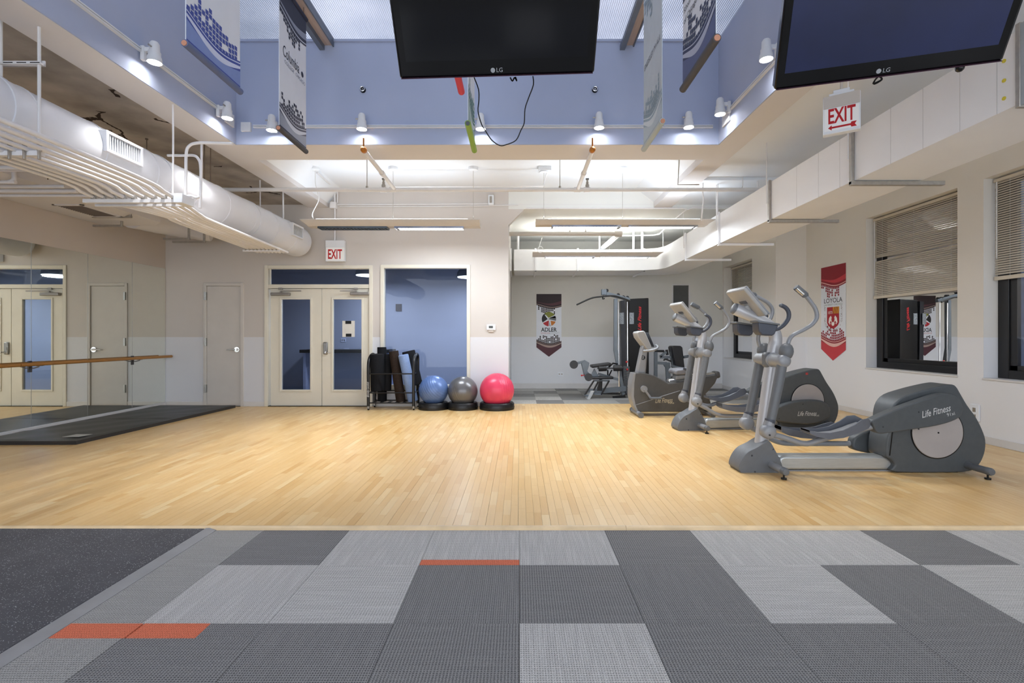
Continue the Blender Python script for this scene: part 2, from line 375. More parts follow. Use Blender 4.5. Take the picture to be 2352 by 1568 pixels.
# --- carpet tiles
T = .57
rows = [(YE, 2.81), (2.81, 2.239), (2.239, 1.669), (1.669, 1.099), (1.099, .529), (.529, -.041), (-.041, -.611)]
lay = {0: {0: 'l', 1: 'd', 2: 'l', 3: 'l', 4: 'd', 5: 'l', -1: 'l', -2: 'l', -3: 'd', -4: 'm'},
       1: {0: 'd', 1: 'd', 2: 'l', 3: 'd', 4: 'l', 5: 'l', -1: 'd', -2: 'l', -3: 'l', -4: 'm'},
       2: {0: 'l', 1: 'd', 2: 'd', 3: 'd', 4: 'd', 5: 'l', -1: 'd', -2: 'd', -3: 'd', -4: 'm'}}
CM = {'l': M_cl, 'm': M_cm, 'd': M_cd}
tile_me = {}
def ctile(x0, x1, y0, y1, k, rot=0, z=0.0, name='carpet_tile'):
    g = .0012; w, d = x1 - x0 - 2 * g, y1 - y0 - 2 * g
    if rot % 2: w, d = d, w
    key = (round(w, 3), round(d, 3), k)
    if key not in tile_me:
        me = to_mesh(name, MB().box(-w / 2, w / 2, -d / 2, d / 2, -.012, 0), flat=True); me.materials.append(CM.get(k, M_or)); tile_me[key] = me
    o = bpy.data.objects.new(name, tile_me[key]); C.objects.link(o); o.parent = fl
    o.location = ((x0 + x1) / 2, (y0 + y1) / 2, z); o.rotation_euler = (0, 0, rot * PI / 2)
for ri, (yf, yn) in enumerate(rows):
    for c in range(-4, 10):
        k = lay.get(ri, {}).get(c, random.choice('lddm'))
        x0, x1 = c * T, (c + 1) * T
        if c == -4: x0 = -2.105
        ya, yb = yn, yf
        if ri == 0 and c == -1: ya = 2.876
        if ri == 2 and c in (-3, -4):
            if c == -3: ctile(-1.398, x1, 2.129, yb, k)
            yb = 2.129
        ctile(x0, min(x1, XR), ya, yb, k, (ri + c) % 2 if ri else (0 if k == 'l' else 1))
ctile(-T, 0, 2.81, 2.876, 'o'); ctile(-1.697, -1.398, 2.129, 2.239, 'o'); ctile(-2.16, -1.703, 2.129, 2.239, 'o')
for j in range(5):
    for i in range(10):
        x0 = -.2 + i * .53; y0 = 9.372 + j * .55
        ctile(x0, min(x0 + .53, XF + .02), y0, min(y0 + .55, YA), random.choice('lmmdd'), (i + j) % 2, z=.02)
# --- rubber flooring and its edge strip
ob('rubber_tile', MB().box(XL, -2.112, 2.225, YE, -.012, .012), M_rubber, fl, bevel=.003)
ob('rubber_tile', MB().box(XL, -2.112, NEAR, 2.2225, -.012, .012), M_rubber, fl, bevel=.003)
ob('edge_strip', MB().prism([(-2.118, NEAR, .0), (-2.10, NEAR, .016), (-2.075, NEAR, .017), (-2.03, NEAR, .003), (-2.03, NEAR, -.01), (-2.118, NEAR, -.01)], (0, YE - NEAR - .005, 0)), M_vinyl, fl, label='grey vinyl edge strip')
# --- maple strips
PW = .0556
planks = []
y_end = lambda x: 9.372 if x > -.2 else YB
xs = []; x = XL + .002; i = 0
while x < XR:
    gap = .0022 if i % 4 == 0 else .0006
    xs.append((x + gap / 2, min(x + PW, XR) - .0006)); x += PW; i += 1
for (a, b) in xs:
    y = YE + .03; first = True
    ye = y_end((a + b) / 2)
    while y < ye - .02:
        L_ = random.choice((.2, .26, .32, .4, .48)) * (random.choice((.5, .8, 1)) if first else 1)
        y1 = min(y + L_, ye); 
        if ye - y1 < .06: y1 = ye
        planks.append((a, b, y, y1 - .0006)); y = y1; first = False
def shown(p):
    a, b, y0, y1 = p; u = U0 + F * (a + b) / 2 / y0
    if not -20 < u < 2370: return 0
    return (b - a) * F / y0 * (F * 1.28) * (1 / y0 - 1 / y1)
planks.sort(key=shown, reverse=True)
plank_me = {}
for (a, b, y0, y1) in planks[:300]:
    key = (round(b - a, 4), round(y1 - y0, 2))
    if key not in plank_me:
        me = to_mesh('plank', MB().box(-key[0] / 2, key[0] / 2, -key[1] / 2, key[1] / 2, -.016, 0), flat=True); me.materials.append(M_wood); plank_me[key] = me
    o = bpy.data.objects.new('plank', plank_me[key]); C.objects.link(o); o.parent = fl; o.location = ((a + b) / 2, (y0 + y1) / 2, ZF)
    o.scale = (1, (y1 - y0) / key[1], 1)
mb = MB()
for (a, b, y0, y1) in planks[300:]: mb.box(a, b, y0, y1, .004, ZF)
ob('planks', mb, M_wood, fl, kind='stuff', flat=True)
# --- nosing between wood and carpet, two lengths
def nosing(n, x0, x1):
    sec = [(YE - .004, .0), (YE - .004, .012), (YE + .003, .02), (YE + .012, .0235), (YE + .024, .0225), (YE + .03, .02), (YE + .03, .0)]
    ob(n, MB().prism([(x0, y, z) for y, z in sec], (x1 - x0, 0, 0)), M_nose, kind='structure')
nosing('trim_1', XL, X(1438, YE) - .001); nosing('trim_2', X(1438, YE) + .001, XR)

def holes(mb, a0, a1, z0, z1, hs, f):
    As = sorted({a0, a1, *[h[0] for h in hs], *[h[1] for h in hs]}); Zs = sorted({z0, z1, *[h[2] for h in hs], *[h[3] for h in hs]})
    for i in range(len(As) - 1):
        for j in range(len(Zs) - 1):
            ca, cz = (As[i] + As[i + 1]) / 2, (Zs[j] + Zs[j + 1]) / 2
            if any(h[0] < ca < h[1] and h[2] < cz < h[3] for h in hs): continue
            f(mb, As[i], As[i + 1], Zs[j], Zs[j + 1])
    return mb
bx = lambda u: X(u, YB)
bz = lambda v: Z(v, YB)
D1 = (bx(468), bx(560), 0.0, bz(650)); D2 = (bx(608), bx(856), 0.0, bz(609)); W1 = (bx(874), bx(1080), .37, bz(608))
ob('wall_back', holes(MB(), XL - .12, -.2, -.05, 4.05, [D1, D2, W1], lambda m, a, b, c, d: m.box(a, b, YB, YB + .15, c, d)).prism([(-.2, YB, 3.33), (-.2, YB, 3.62), (.09, YB, 3.62)], (0, .15, 0)), M_wall, kind='structure')
ob('wall_left', MB().box(XL - .14, XL, NEAR, YB + .15, -.05, 3.85), M_wallL, kind='structure')
W2 = (6.273, 7.928, .80, 3.185); W3 = (4.27, 5.92, .80, 3.185); W4 = (10.56, 12.0, .785, 2.965)
mb = holes(MB(), NEAR, 9.576, -.05, 3.85, [W2, W3], lambda m, a, b, c, d: m.box(XR, XR + .32, a, b, c, d))
mb.box(XF, XR + .32, 9.576, 9.70, -.05, 3.85)
holes(mb, 9.70, YA + .15, -.05, 3.85, [W4], lambda m, a, b, c, d: m.box(XF, XF + .36, a, b, c, d))
ob('wall_right', mb, M_wallR, kind='structure')
W5 = (X(1543, YA), X(1585, YA), 1.93, Z(652, YA))
mb = holes(MB(), -.35, XF, -.05, 3.66, [W5], lambda m, a, b, c, d: m.box(a, b, YA, YA + .15, c, d))
ob('wall_far', mb, wall_mat('alcove_wall_paint', '#d3d1ca', '#dfe1e5'), kind='structure')
ob('wall_alcove_left', MB().box(-.33, -.2, YB + .15, YA, -.05, 3.66), M_wall, kind='structure')
# baseboards
def bb(name, boxes): ob(name, merge(*[MB().box(*b) for b in boxes]), M_base, kind='structure', bevel=.004)
bb('baseboard_back', [(XL, D1[0], YB - .012, YB, ZF, .11), (D1[1], D2[0], YB - .012, YB, ZF, .11), (D2[1], -.2, YB - .012, YB, ZF, .11)])
bb('baseboard_far', [(-.2, XF, YA - .012, YA, ZF, .15)])
bb('baseboard_right', [(XR - .012, XR, NEAR, 9.576, ZF, .11), (XF, XR, 9.564, 9.576, ZF, .11), (XF - .012, XF, 9.6, YA, ZF, .11)])
bb('baseboard_left', [(XL, XL + .02, 3.4, YB - .014, ZF, .095)])
# ceiling
ce = struct('ceiling')
ob('slab', MB().box(XL - .1, XB0, NEAR, YB, 3.70, 3.9), M_brown, ce)
ob('slab', MB().box(XB1, XR + .3, NEAR, YB + .7, 3.70, 3.9), M_white, ce)
ob('coffer', MB().box(XW0, XW1, YW2, YB, 4.0, 4.1).prism([(XW0, YW2, 4.0), (XW0 + .22, YW2, 4.0), (XW0, YW2, 3.72)], (0, YB - YW2, 0)).prism([(XW1, YW2, 4.0), (XW1 - .32, YW2, 4.0), (XW1, YW2, 3.75)], (0, YB - YW2, 0)), M_white, ce)
ob('slab', MB().box(-.199, XF + .3, YB, YA + .15, 3.62, 4.05).box(-.35, -.199, YB + .15, YA + .15, 3.62, 4.05), mat('alcove_ceiling_paint', '#dfe0dd', .7, var=.02, scale=1), ce)
ob('beam', MB().box(XB0, XW0, NEAR, YB, ZS, 4.95), M_beam, ce)
ob('beam', MB().box(XW1, XB1, NEAR, YB, ZS, 4.95), M_beam, ce)
ob('beam', MB().box(XW0, XW1, YW, YW2, ZS, 4.95), M_beam, ce)
ob('slab', MB().box(XW0, XW1, NEAR, -1.2, ZS, 3.9), M_white, ce)
ob('beam', MB().box(XB1, XR, 7.46, 7.9, 3.655, 3.70), M_white, ce)
ob('beam', MB().box(XL - .05, XF, YB - .001, YB + .001, 3.70, 3.705), M_beam, ce)
ob('well_panel', MB().box(XW0, XW0 + .012, -1.2, YW, ZS + .002, 4.93), M_blue, ce, label='lavender blue well wall')
ob('well_panel', MB().box(XW1 - .012, XW1, -1.2, YW, ZS + .002, 4.93), M_blue, ce, label='lavender blue well wall')
ob('well_panel', MB().box(XW0, XW1, YW - .012, YW, ZS + .002, 4.93), M_blue, ce, label='lavender blue well wall')
ob('well_panel', MB().box(XW0, XW1, -1.2, -1.188, ZS + .002, 4.93), M_blue, ce, label='lavender blue well wall')
# skylight: ribbed polycarbonate sheets between rafters
sk = thing('skylight', 'ribbed translucent polycarbonate skylight above the blue light well', 'skylight', (-.5, 2.4, 4.93))
cuts = [XW0, X(757, YW), X(1441, YW) + .02, XW1]
for a, b in zip(cuts[:-1], cuts[1:]):
    mb = MB(); n = int((b - a) / .0225); m = MB(); vs = []; fs = []
    for i in range(4 * n + 1):
        x = a + (b - a) * i / (4 * n); z = 4.945 + (.006 if i % 4 in (0, 1) else -.004)
        vs += [(x, -1.2, z), (x, YW, z)]
    for i in range(4 * n): fs.append((2 * i, 2 * i + 2, 2 * i + 3, 2 * i + 1))
    ob('sheet', MB().add(vs, fs), M_poly, sk, flat=True)
M_raft = mat('pinkish_wood_rafter', '#b3a39c', .6, var=.08, stretch=(8, .6, 8)); M_gm = mat('grey_rafter_metal', '#6d7684', .45, .3)
for xx in cuts[1:3]:
    ob('rafter', MB().box(xx - .055, xx + .045, -1.2, YW - .012, 4.86, 4.935), M_raft, sk)
    ob('rafter_cap', MB().box(xx - .115, xx - .055, -1.2, YW - .012, 4.80, 4.86).box(xx + .045, xx + .06, -1.2, YW - .012, 4.84, 4.935), M_gm, sk)
ob('ledge', MB().box(XW0, XW1, YW - .03, YW - .012, 4.90, 4.93), M_blue, sk)

# --- hall behind the doors
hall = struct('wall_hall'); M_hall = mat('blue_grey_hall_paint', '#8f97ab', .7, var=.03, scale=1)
ob('wall_panel', MB().box(-6.6, -.33, 11.6, 11.7, -.05, 3.4), M_hall, hall)
ob('wall_panel', MB().box(-6.7, -6.6, YB + .15, 11.7, -.05, 3.4), M_hall, hall)
ob('wall_panel', MB().box(-.345, -.332, YB + .15, 11.6, -.05, 3.4), M_hall, hall)
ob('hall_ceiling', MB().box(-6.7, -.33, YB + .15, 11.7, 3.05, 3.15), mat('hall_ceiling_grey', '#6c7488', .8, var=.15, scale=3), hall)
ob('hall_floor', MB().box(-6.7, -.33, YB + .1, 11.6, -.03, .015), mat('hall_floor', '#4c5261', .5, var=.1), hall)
# ================================================================== doors
def rim(mb, x0, x1, z0, z1, t, y0, y1, bottom=False):
    mb.box(x0, x0 + t, y0, y1, z0, z1).box(x1 - t, x1, y0, y1, z0, z1).box(x0 + t, x1 - t, y0, y1, z1 - t, z1)
    if bottom: mb.box(x0 + t, x1 - t, y0, y1, z0, z0 + t)
    return mb
d1 = struct('door_1')
x0, x1, _, zt = D1
ob('door_frame', rim(MB(), x0, x1, ZF, zt, .052, YB - .02, YB + .13), M_door, d1, bevel=.004)
leaf = ob('leaf', MB().box(x0 + .055, x1 - .055, YB + .005, YB + .05, .03, zt - .055), M_door, d1, bevel=.003)
for v in (680, 785, 892):
    ob('hinge', MB().box(bx(470.5), bx(475.5), YB - .03, YB + .004, bz(v + 9), bz(v - 9)).cyl((bx(472), YB - .03, bz(v + 9)), (bx(472), YB - .03, bz(v - 9)), .012), M_steel, leaf)
hd = P(545, 802.5, YB)
ob('handle', MB().cyl(hd + Vector((0, .005, 0)), hd + Vector((0, -.02, 0)), .047, n=24).cyl(hd, hd + Vector((0, -.06, 0)), .018).tube([hd + Vector((0, -.06, 0)), hd + Vector((-.05, -.062, 0)), hd + Vector((-.165, -.055, -.002))], [.016, .013, .008]), M_chrome, leaf, label='satin chrome lever handle')
d2 = struct('door_2')
x0, x1, _, zt = D2
ob('door_frame', rim(MB(), x0, x1, ZF, zt, .062, YB - .02, YB + .13).box(x0 + .06, x1 - .06, YB - .008, YB + .12, bz(662), bz(653)), M_trim, d2, bevel=.005)
ob('transom_pane', MB().box(bx(620), bx(852), YB + .055, YB + .063, bz(654), bz(617)), M_glass, d2)
ob('transom_bead', rim(MB(), bx(618.5), bx(853), bz(654), bz(616), .012, YB + .02, YB + .05, True), M_trim, d2)
M_closer = mat('closer_grey_aluminium', '#8f8a86', .4, .5, var=.05)
def dleaf(ua, ub, ga, gb, right):
    a, b = bx(ua), bx(ub); g0, g1, gz0, gz1 = bx(ga), bx(gb), bz(895), bz(687)
    mb = holes(MB(), a, b, .03, bz(663), [(g0, g1, gz0, gz1)], lambda m, p, q, r, s: m.box(p, q, YB + .02, YB + .065, r, s))
    lf = ob('leaf', mb, M_trim, d2, flat=True)
    ob('glazing_bead', rim(MB(), g0 - .03, g1 + .03, gz0 - .03, gz1 + .03, .032, YB + .006, YB + .024, True), M_trim, lf, bevel=.004)
    ob('glass_pane', MB().box(g0, g1, YB + .038, YB + .046, gz0, gz1), M_glass, lf)
    return lf
lf = dleaf(620.5, 737.5, 645.5, 712, 0)
rt = dleaf(739, 852, 764.5, 830, 1)
def closer(lf, ua, ub, va, sgn, pivot, armend):
    ob('door_closer', MB().box(bx(ua), bx(ub), YB - .04, YB + .018, bz(va + 7), bz(va)), M_closer, lf, bevel=.01)
    p = P(pivot, 668, YB - .02); q = P(armend, 667, YB - .02)
    ob('closer_arm', MB().bar(P(pivot, va, YB - .02), p, .03, .02, (0, 1, 0)).bar(p, P(armend, 668, YB - .06), .03, .018).box(bx(pivot) - .035, bx(pivot) + .035, YB - .03, YB, bz(665), bz(661)), M_closer, lf, bevel=.003)
closer(lf, 623, 667, 672, 1, 645, 691); closer(rt, 805, 849, 671, -1, 818, 781)
h = P(747, 799, YB + .02)
lk = ob('lock_plate', MB().box(bx(742), bx(752.5), YB - .012, YB + .02, bz(814), bz(785.5)), M_steel, rt, bevel=.015, label='grey keypad lock plate')
ob('handle', MB().cyl(P(748, 809, YB), P(748, 809, YB - .06), .014).tube([P(748, 809, YB - .06), P(753, 810, YB - .065), P(759, 810, YB - .055)], .011), M_chrome, rt)
ob('keypad', MB().box(bx(744), bx(750.5), YB - .02, YB - .01, bz(804), bz(797)), M_steel, rt)
sg = ob('posted_sheet', MB().box(bx(785), bx(813.5), YB + .030, YB + .033, bz(773.5), bz(736.5)), mat('white_paper', '#d8d6d0', .7), rt, label='white paper sheet taped to the glass')
ob('tape', MB().box(bx(792), bx(805.5), YB + .027, YB + .031, bz(743.5), bz(736.5)), M_black, rt, label='black tape'); ob('tape', MB().box(bx(793), bx(806), YB + .027, YB + .031, bz(773), bz(766)), M_black, rt, label='black tape')
ob('threshold', MB().box(x0 + .06, x1 - .06, YB - .01, YB + .12, .018, .032), M_black, d2)
# interior window
w1 = struct('window_1')
x0, x1, z0, zt = W1
ob('window_frame', rim(MB(), x0, x1, z0 - .02, zt, .062, YB - .02, YB + .13, True), M_trim, w1, bevel=.005)
ob('window_pane', MB().box(x0 + .06, x1 - .06, YB + .06, YB + .07, z0 + .04, zt - .06), M_glass, w1)

# --- things in the hall, seen through the glass
def dome(u, v, Y, label):
    p = P(u, v, Y); t = thing('pendant_dome_lamp', label, 'lamp', (p.x, p.y, p.z), 0, 'dome lamps in the hall')
    ob('shade', MB().lathe([(.26, 0), (.262, .01), (.25, .09), (.2, .17), (.11, .22), (.05, .24), (.05, .3)], p, n=32), mat('grey_dome', '#5d6675', .5), t)
    ob('diffuser', MB().lathe([(.245, -.012), (.25, .004)], p, n=32), emit('dome_diffuser', (.95, .97, 1), 2.2), t)
    ob('stem', MB().cyl(p + Vector((0, 0, .28)), (p.x, p.y, 3.06), .012), M_steel, t)
    l = bpy.data.lights.new('dome_light', 'AREA'); l.shape = 'DISK'; l.size = .45; l.energy = 20; l.color = (.9, .94, 1)
    o = bpy.data.objects.new('dome_light', l); C.objects.link(o); o.location = p + Vector((0, 0, -.03))
dome(846, 632, 10.4, 'grey dome pendant lamp behind the transom above the double doors')
dome(1078, 636, 10.4, 'grey dome pendant lamp behind the tall interior window')
cb = thing('service_counter', 'dark topped counter along the hall wall behind the double doors', 'counter', (-3.6, 11.3, .015))
ob('counter_top', MB().box(-4.9, -2.9, 11.0, 11.6, .93, 1.0), M_black, cb, bevel=.005)
ob('counter_support', MB().box(-4.86, -4.8, 11.1, 11.58, .015, .93).box(-3.2, -2.95, 11.1, 11.58, .015, .93), mat('pale_counter_panel', '#97a1c0', .6), cb)
ob('wall_sign', MB().box(X(909, 11.58), X(922, 11.58), 11.57, 11.598, Z(714, 11.58), Z(698, 11.58)), mat('dark_purple_sign', '#1d1424', .5), label='small dark sign on the hall wall behind the interior window', cat='sign')
for (u, v, lb) in ((789, 781, 'switch plate on the hall wall behind the right door leaf, upper'), (796, 804, 'outlet plate on the hall wall behind the right door leaf, lower'), (986, 867, 'outlet plate low on the hall wall behind the interior window')):
    t = thing('wall_plate', lb, 'outlet', tuple(P(u, v, 11.6))); q = P(u, v, 11.6)
    ob('plate', MB().box(q.x - .06, q.x + .06, 11.588, 11.6, q.z - .045, q.z + .045), mat('pale_plate', '#a9b2cc', .5), t, bevel=.004)
    ob('socket', MB().box(q.x - .035, q.x - .01, 11.584, 11.59, q.z - .018, q.z + .018).box(q.x + .01, q.x + .035, 11.584, 11.59, q.z - .018, q.z + .018), M_steel, t)
hp = thing('pipe_rack', 'row of pale parallel pipes under the hall ceiling behind the transom', 'pipes', (-4.2, 10.3, 2.85))
for i in range(9):
    ob('pipe', MB().tube([(-4.35 + i * .075, 9.5, 2.98), (-4.30 + i * .075, 10.2, 2.95), (-4.2 + i * .075, 10.35, 2.9), (-3.6 + i * .075, 11.5, 2.88)], .014, 8), mat('hall_pipe', '#9aa0ae', .5), hp)

# ================================================================== mirrors, barre, mat
Ym = [6.464 * F / (1193 - u) for u in (70, 200, 302)]
Ym = [Ym[0] - .86] + Ym + [YB - .015]
lbs = ['wall mirror panel cut off by the left picture edge', 'wall mirror panel reflecting the glass door leaf', 'wall mirror panel reflecting the grey single door', 'wall mirror panel in the corner beside the back wall']
for i in range(4):
    t = thing('wall_mirror', lbs[i], 'mirror', (XL, (Ym[i] + Ym[i + 1]) / 2, .1), 0, 'mirror panels on the left wall')
    ob('mirror_glass', MB().box(XL, XL + .006, Ym[i] + .0025, Ym[i + 1] - .0025, .105, 2.532), M_mirror, t, flat=True)
    ob('mirror_edge', MB().box(XL, XL + .0075, Ym[i] - .0025, Ym[i] + .0025, .105, 2.532), M_steel, t, flat=True)
M_barre = mat('varnished_oak', '#a8763a', .35, var=.12, stretch=(20, 1, 20))
def barre(y0, y1, br, label):
    t = thing('ballet_barre', label, 'barre', (XL, (y0 + y1) / 2, .95), 0, 'ballet barres')
    xb = XL + .13; zb = .935
    ob('rail', MB().cyl((xb, y0, zb), (xb, y1, zb), .024, n=20), M_barre, t, ang=50)
    for y in br:
        k = ob('bracket', MB().tube([(XL + .012, y, zb - .05), (XL + .06, y, zb - .055), (xb, y, zb - .035), (xb, y, zb - .022)], .008, 8).box(xb - .012, xb + .012, y - .05, y + .05, zb - .03, zb - .024), M_steel, t)
        ob('bracket_plate', MB().box(XL + .006, XL + .016, y - .025, y + .025, zb - .11, zb + .04), mat('dark_bracket_plate', '#4d4d50', .4, .5), k, bevel=.004)
barre(6.464 * F / (1193 - 25) - .02, YB - .03, (Ym[1] - .02, Ym[3] + .005), 'long wooden ballet barre fixed across the mirrors to the corner')
barre(4.9, 6.464 * F / (1193 - 25) - .03, (5.3,), 'wooden ballet barre whose end shows at the left picture edge')
# black gym mat with wrinkles
gm = thing('gym_mat', 'black folding gym mat lying along the mirror wall', 'mat', (-5.9, 7.1, ZF))
mx0 = XL + .02; A = [Vector((mx0, GY(1022) + .0, 0)), Vector((X(175, GY(1021)), GY(1021), 0)), Vector((X(541, GY(936)), GY(936), 0)), Vector((mx0, YB - .05, 0))]
A[3].y = A[2].y
mb = MB(); N, K = 60, 24; th = .05
def top(s, t):
    p = A[0].lerp(A[1], s).lerp(A[3].lerp(A[2], s), t)
    wob = .004 * math.sin(9 * t + 5 * s) + .003 * math.sin(23 * t - 14 * s) + .011 * math.exp(-((t - .18) ** 2 / .0012 + (s - .12) ** 2 / .03)) + .010 * math.exp(-((t - .55 - .12 * s) ** 2 / .0007 + (s - .85) ** 2 / .03)) - .012 * math.exp(-((t - .5) ** 2) / .00008)
    if s in (0, 1) or t in (0, 1): wob = -.006
    return Vector((p.x, p.y, ZF + th + wob))
g = [[top(i / K, j / N) for i in range(K + 1)] for j in range(N + 1)]
idx = lambda j, i: j * (K + 1) + i
mb.add([p for r in g for p in r], [(idx(j, i), idx(j, i + 1), idx(j + 1, i + 1), idx(j + 1, i)) for j in range(N) for i in range(K)])
edge = [g[0][i] for i in range(K + 1)] + [g[j][K] for j in range(1, N + 1)] + [g[N][i] for i in range(K - 1, -1, -1)] + [g[j][0] for j in range(N - 1, 0, -1)]
n = len(edge); mb.add(edge + [Vector((p.x, p.y, ZF)) for p in edge], [(i, (i + 1) % n, n + (i + 1) % n, n + i) for i in range(n)])
M_mat = mat('black_vinyl_mat', '#29292b', .42, var=.1, bump=.15, bscale=90)
ob('cover', mb, M_mat, gm, ang=60)
q = [P(*c) for c in ((145, 1009, 5.95), (160, 1004.5, 6.05), (192, 1004.5, 6.08), (180, 1009, 5.97))]
ob('care_label', MB().prism([(-5.55, 6.0, .0782), (-5.35, 6.0, .0782), (-5.32, 6.16, .0782), (-5.52, 6.16, .0782)], (0, 0, .002)), mat('pale_label', '#b9b9b4', .6), gm, label='pale label patch')
# ================================================================== windows on the right, blinds
M_wf = mat('black_window_frame', '#17171a', .4, var=.1)
M_slat = mat('cream_blind_slat', '#cfc6b6', .5, var=.03)
def xwin(name, y0, y1, z0, z1, xf, dep):
    t = struct(name); xg = xf + dep
    m = MB()
    for a, b in ((y0, y0 + .09), (y1 - .13, y1)): m.box(xg, xg + .08, a, b, z0, z1)
    m.box(xg, xg + .08, y0 + .09, y1 - .13, z0, z0 + .10).box(xg, xg + .08, y0 + .09, y1 - .13, z1 - .08, z1)
    ob('window_frame', m, M_wf, t, bevel=.006)
    m = MB(); a, b, c, d = y0 + .09, y1 - .13, z0 + .10, z1 - .08
    m.box(xg + .02, xg + .06, a, a + .05, c, d).box(xg + .02, xg + .06, b - .09, b, c, d).box(xg + .02, xg + .06, a, b, c, c + .06)
    ob('sash', m, M_wf, t, bevel=.004)
    # the pane is skewed in its sash only to steer the banner's reflection
    k_ = math.tan(R(2.8)); ym = (y0 + y1) / 2; ya, yb_ = a + .05, b - .09; xa, xb_ = xg + .04 - (ya - ym) * k_, xg + .04 - (yb_ - ym) * k_
    ob('window_pane', MB().add([(xa, ya, c + .06), (xb_, yb_, c + .06), (xb_, yb_, d), (xa, ya, d)], [(3, 2, 1, 0)]), M_glassd, t)
    ob('window_sill', MB().box(xf - .012, xg, y0 - .01, y1 + .01, z0 - .022, z0 + .002), M_base, t, bevel=.003)
    return t
xwin('window_2', *W2, XR, .17); xwin('window_3', *W3, XR, .17); xwin('window_4', *W4, XF, .23)
slat_me = {}
def blind(label, y0, y1, zt, zb, xp, gap=None, tilt=58, pitch=.0275, wide=.026):
    t = thing('venetian_blind', label, 'blind', (xp, (y0 + y1) / 2, zb), 0, 'venetian blinds in the windows'); L_ = y1 - y0
    ob('head_rail', MB().box(xp - .022, xp + .022, y0, y1, zt - .035, zt), M_slat, t, bevel=.003)
    ob('bottom_rail', MB().box(xp - .014, xp + .014, y0, y1, zb, zb + .045), M_slat, t, bevel=.004)
    key = (round(L_, 3), wide)
    if key not in slat_me:
        a = R(tilt); m = MB(); hw = wide / 2
        sec = [(-hw, -.0006), (0, .0022), (hw, -.0006), (hw, -.0012), (0, .0014), (-hw, -.0012)]
        m.prism([(p * math.cos(a) + q * math.sin(a), -L_ / 2, p * math.sin(a) - q * math.cos(a)) for p, q in sec], (0, L_, 0))
        me = to_mesh('slat', m); me.materials.append(M_slat); slat_me[key] = me
    z = zt - .055; k = 0
    while z > zb + .055:
        o = bpy.data.objects.new('slat', slat_me[key]); C.objects.link(o); o.parent = t; o.location = (0, 0, z - zb); k += 1
        if gap and gap[0] < k < gap[1]:
            o.rotation_euler = (R((k - gap[0]) * 1.0 - .4) * (-1 if k > (gap[0] + gap[1]) / 2 else .9), 0, 0)
        z -= pitch
    cd_ = MB()
    for f in (.12, .5, .88): cd_.cyl((xp - .014, y0 + L_ * f, zb + .02), (xp - .014, y0 + L_ * f, zt), .0012, n=5)
    ob('ladder_cord', cd_, M_wire, t)
    ob('tilt_wand', MB().cyl((xp - .03, y1 - .05, zt - .04), (xp - .03, y1 - .05, zt - .95), .005, n=8), M_wire, t)
blind('half lowered cream venetian blind with a bent slat gap, beside the red wall banner', W2[0] + .02, W2[1] - .02, 3.165, 1.895, XR + .12, (20, 24))
blind('half lowered cream venetian blind cut off by the right picture edge', W3[0] + .02, W3[1] - .02, 3.165, 1.965, XR + .12)
blind('cream venetian blind in the far window behind the elliptical consoles', W4[0] + .02, W4[1] - .02, 2.945, 1.92, XF + .18)
t = struct('window_5'); x0, x1, z0, z1 = W5
ob('window_frame', rim(MB(), x0, x1, z0, z1, .035, YA - .012, YA + .05, True), M_base, t, bevel=.003)
ob('backing', MB().box(x0, x1, YA + .10, YA + .12, z0, z1), M_black, t)
M_dslat = mat('grey_shutter_slat', '#5e605f', .5)
m = to_mesh('slat', MB().obox((0, 0, 0), (x1 - x0 - .07, .004, .036), Matrix.Rotation(R(28), 3, 'X'))); m.materials.append(M_dslat)
for i in range(17):
    o = bpy.data.objects.new('slat', m); C.objects.link(o); o.parent = t; o.location = ((x0 + x1) / 2, YA + .03, z0 + .06 + i * .0335)
# neighbour building outside the windows
nb = thing('neighbour_building', 'dim grey blue building close outside the right hand windows', 'building', (9.2, 8, -3))
M_nb = mat('slate_facade', '#414d63', .7, var=.2, scale=.7); M_nbw = mat('facade_window', '#2c3548', .25, var=.2); M_nb2 = mat('pale_facade_pier', '#525e74', .7, var=.1)
ob('facade', MB().box(8.6, 9.4, -6, 22, -3, 9), M_nb, nb)
for y in (4.2, 7.6, 9.3, 11.0, 12.9, 15.2, 17.8): ob('pier', MB().box(8.35, 8.6, y, y + .45, -3, 9), M_nb2, nb)
for y in (5.2, 8.2, 9.9, 11.7, 13.8, 16.2): ob('window', MB().box(8.57, 8.6, y, y + .95, .3, 2.4), M_nbw, nb)

# ================================================================== round duct, left
DX, DZ, DR, DE = -3.97, 2.985, .266, 8.93
rd = thing('round_duct', 'large white painted round spiral duct under the brown ceiling', 'duct', (DX, 5, DZ - DR))
pts = []; rs = []
prof = []
y = -1.2
while y < DE:
    prof += [(DR, y), (DR, y + .605), (DR + .006, y + .61), (DR + .006, y + .625), (DR, y + .63)]; y += .63
prof = [p for p in prof if p[1] < DE - .16] + [(DR, DE - .16), (DR * .97, DE - .1), (DR * .86, DE - .04), (DR * .6, DE), (0.02, DE + .01)]
ob('shell', MB().lathe([(0.02, -1.2)] + prof, (DX, 0, DZ), (0, 1, 0), 40), M_duct, rd, ang=30)
for yy in (3.65, 5.3, 7.1): ob('seam_band', MB().lathe([(DR + .001, -.02), (DR + .009, -.018), (DR + .009, .018), (DR + .001, .02)], (DX, yy, DZ), (0, 1, 0), 40), M_duct, rd)
M_vane = mat('register_vane', '#c6c8cc', .5)
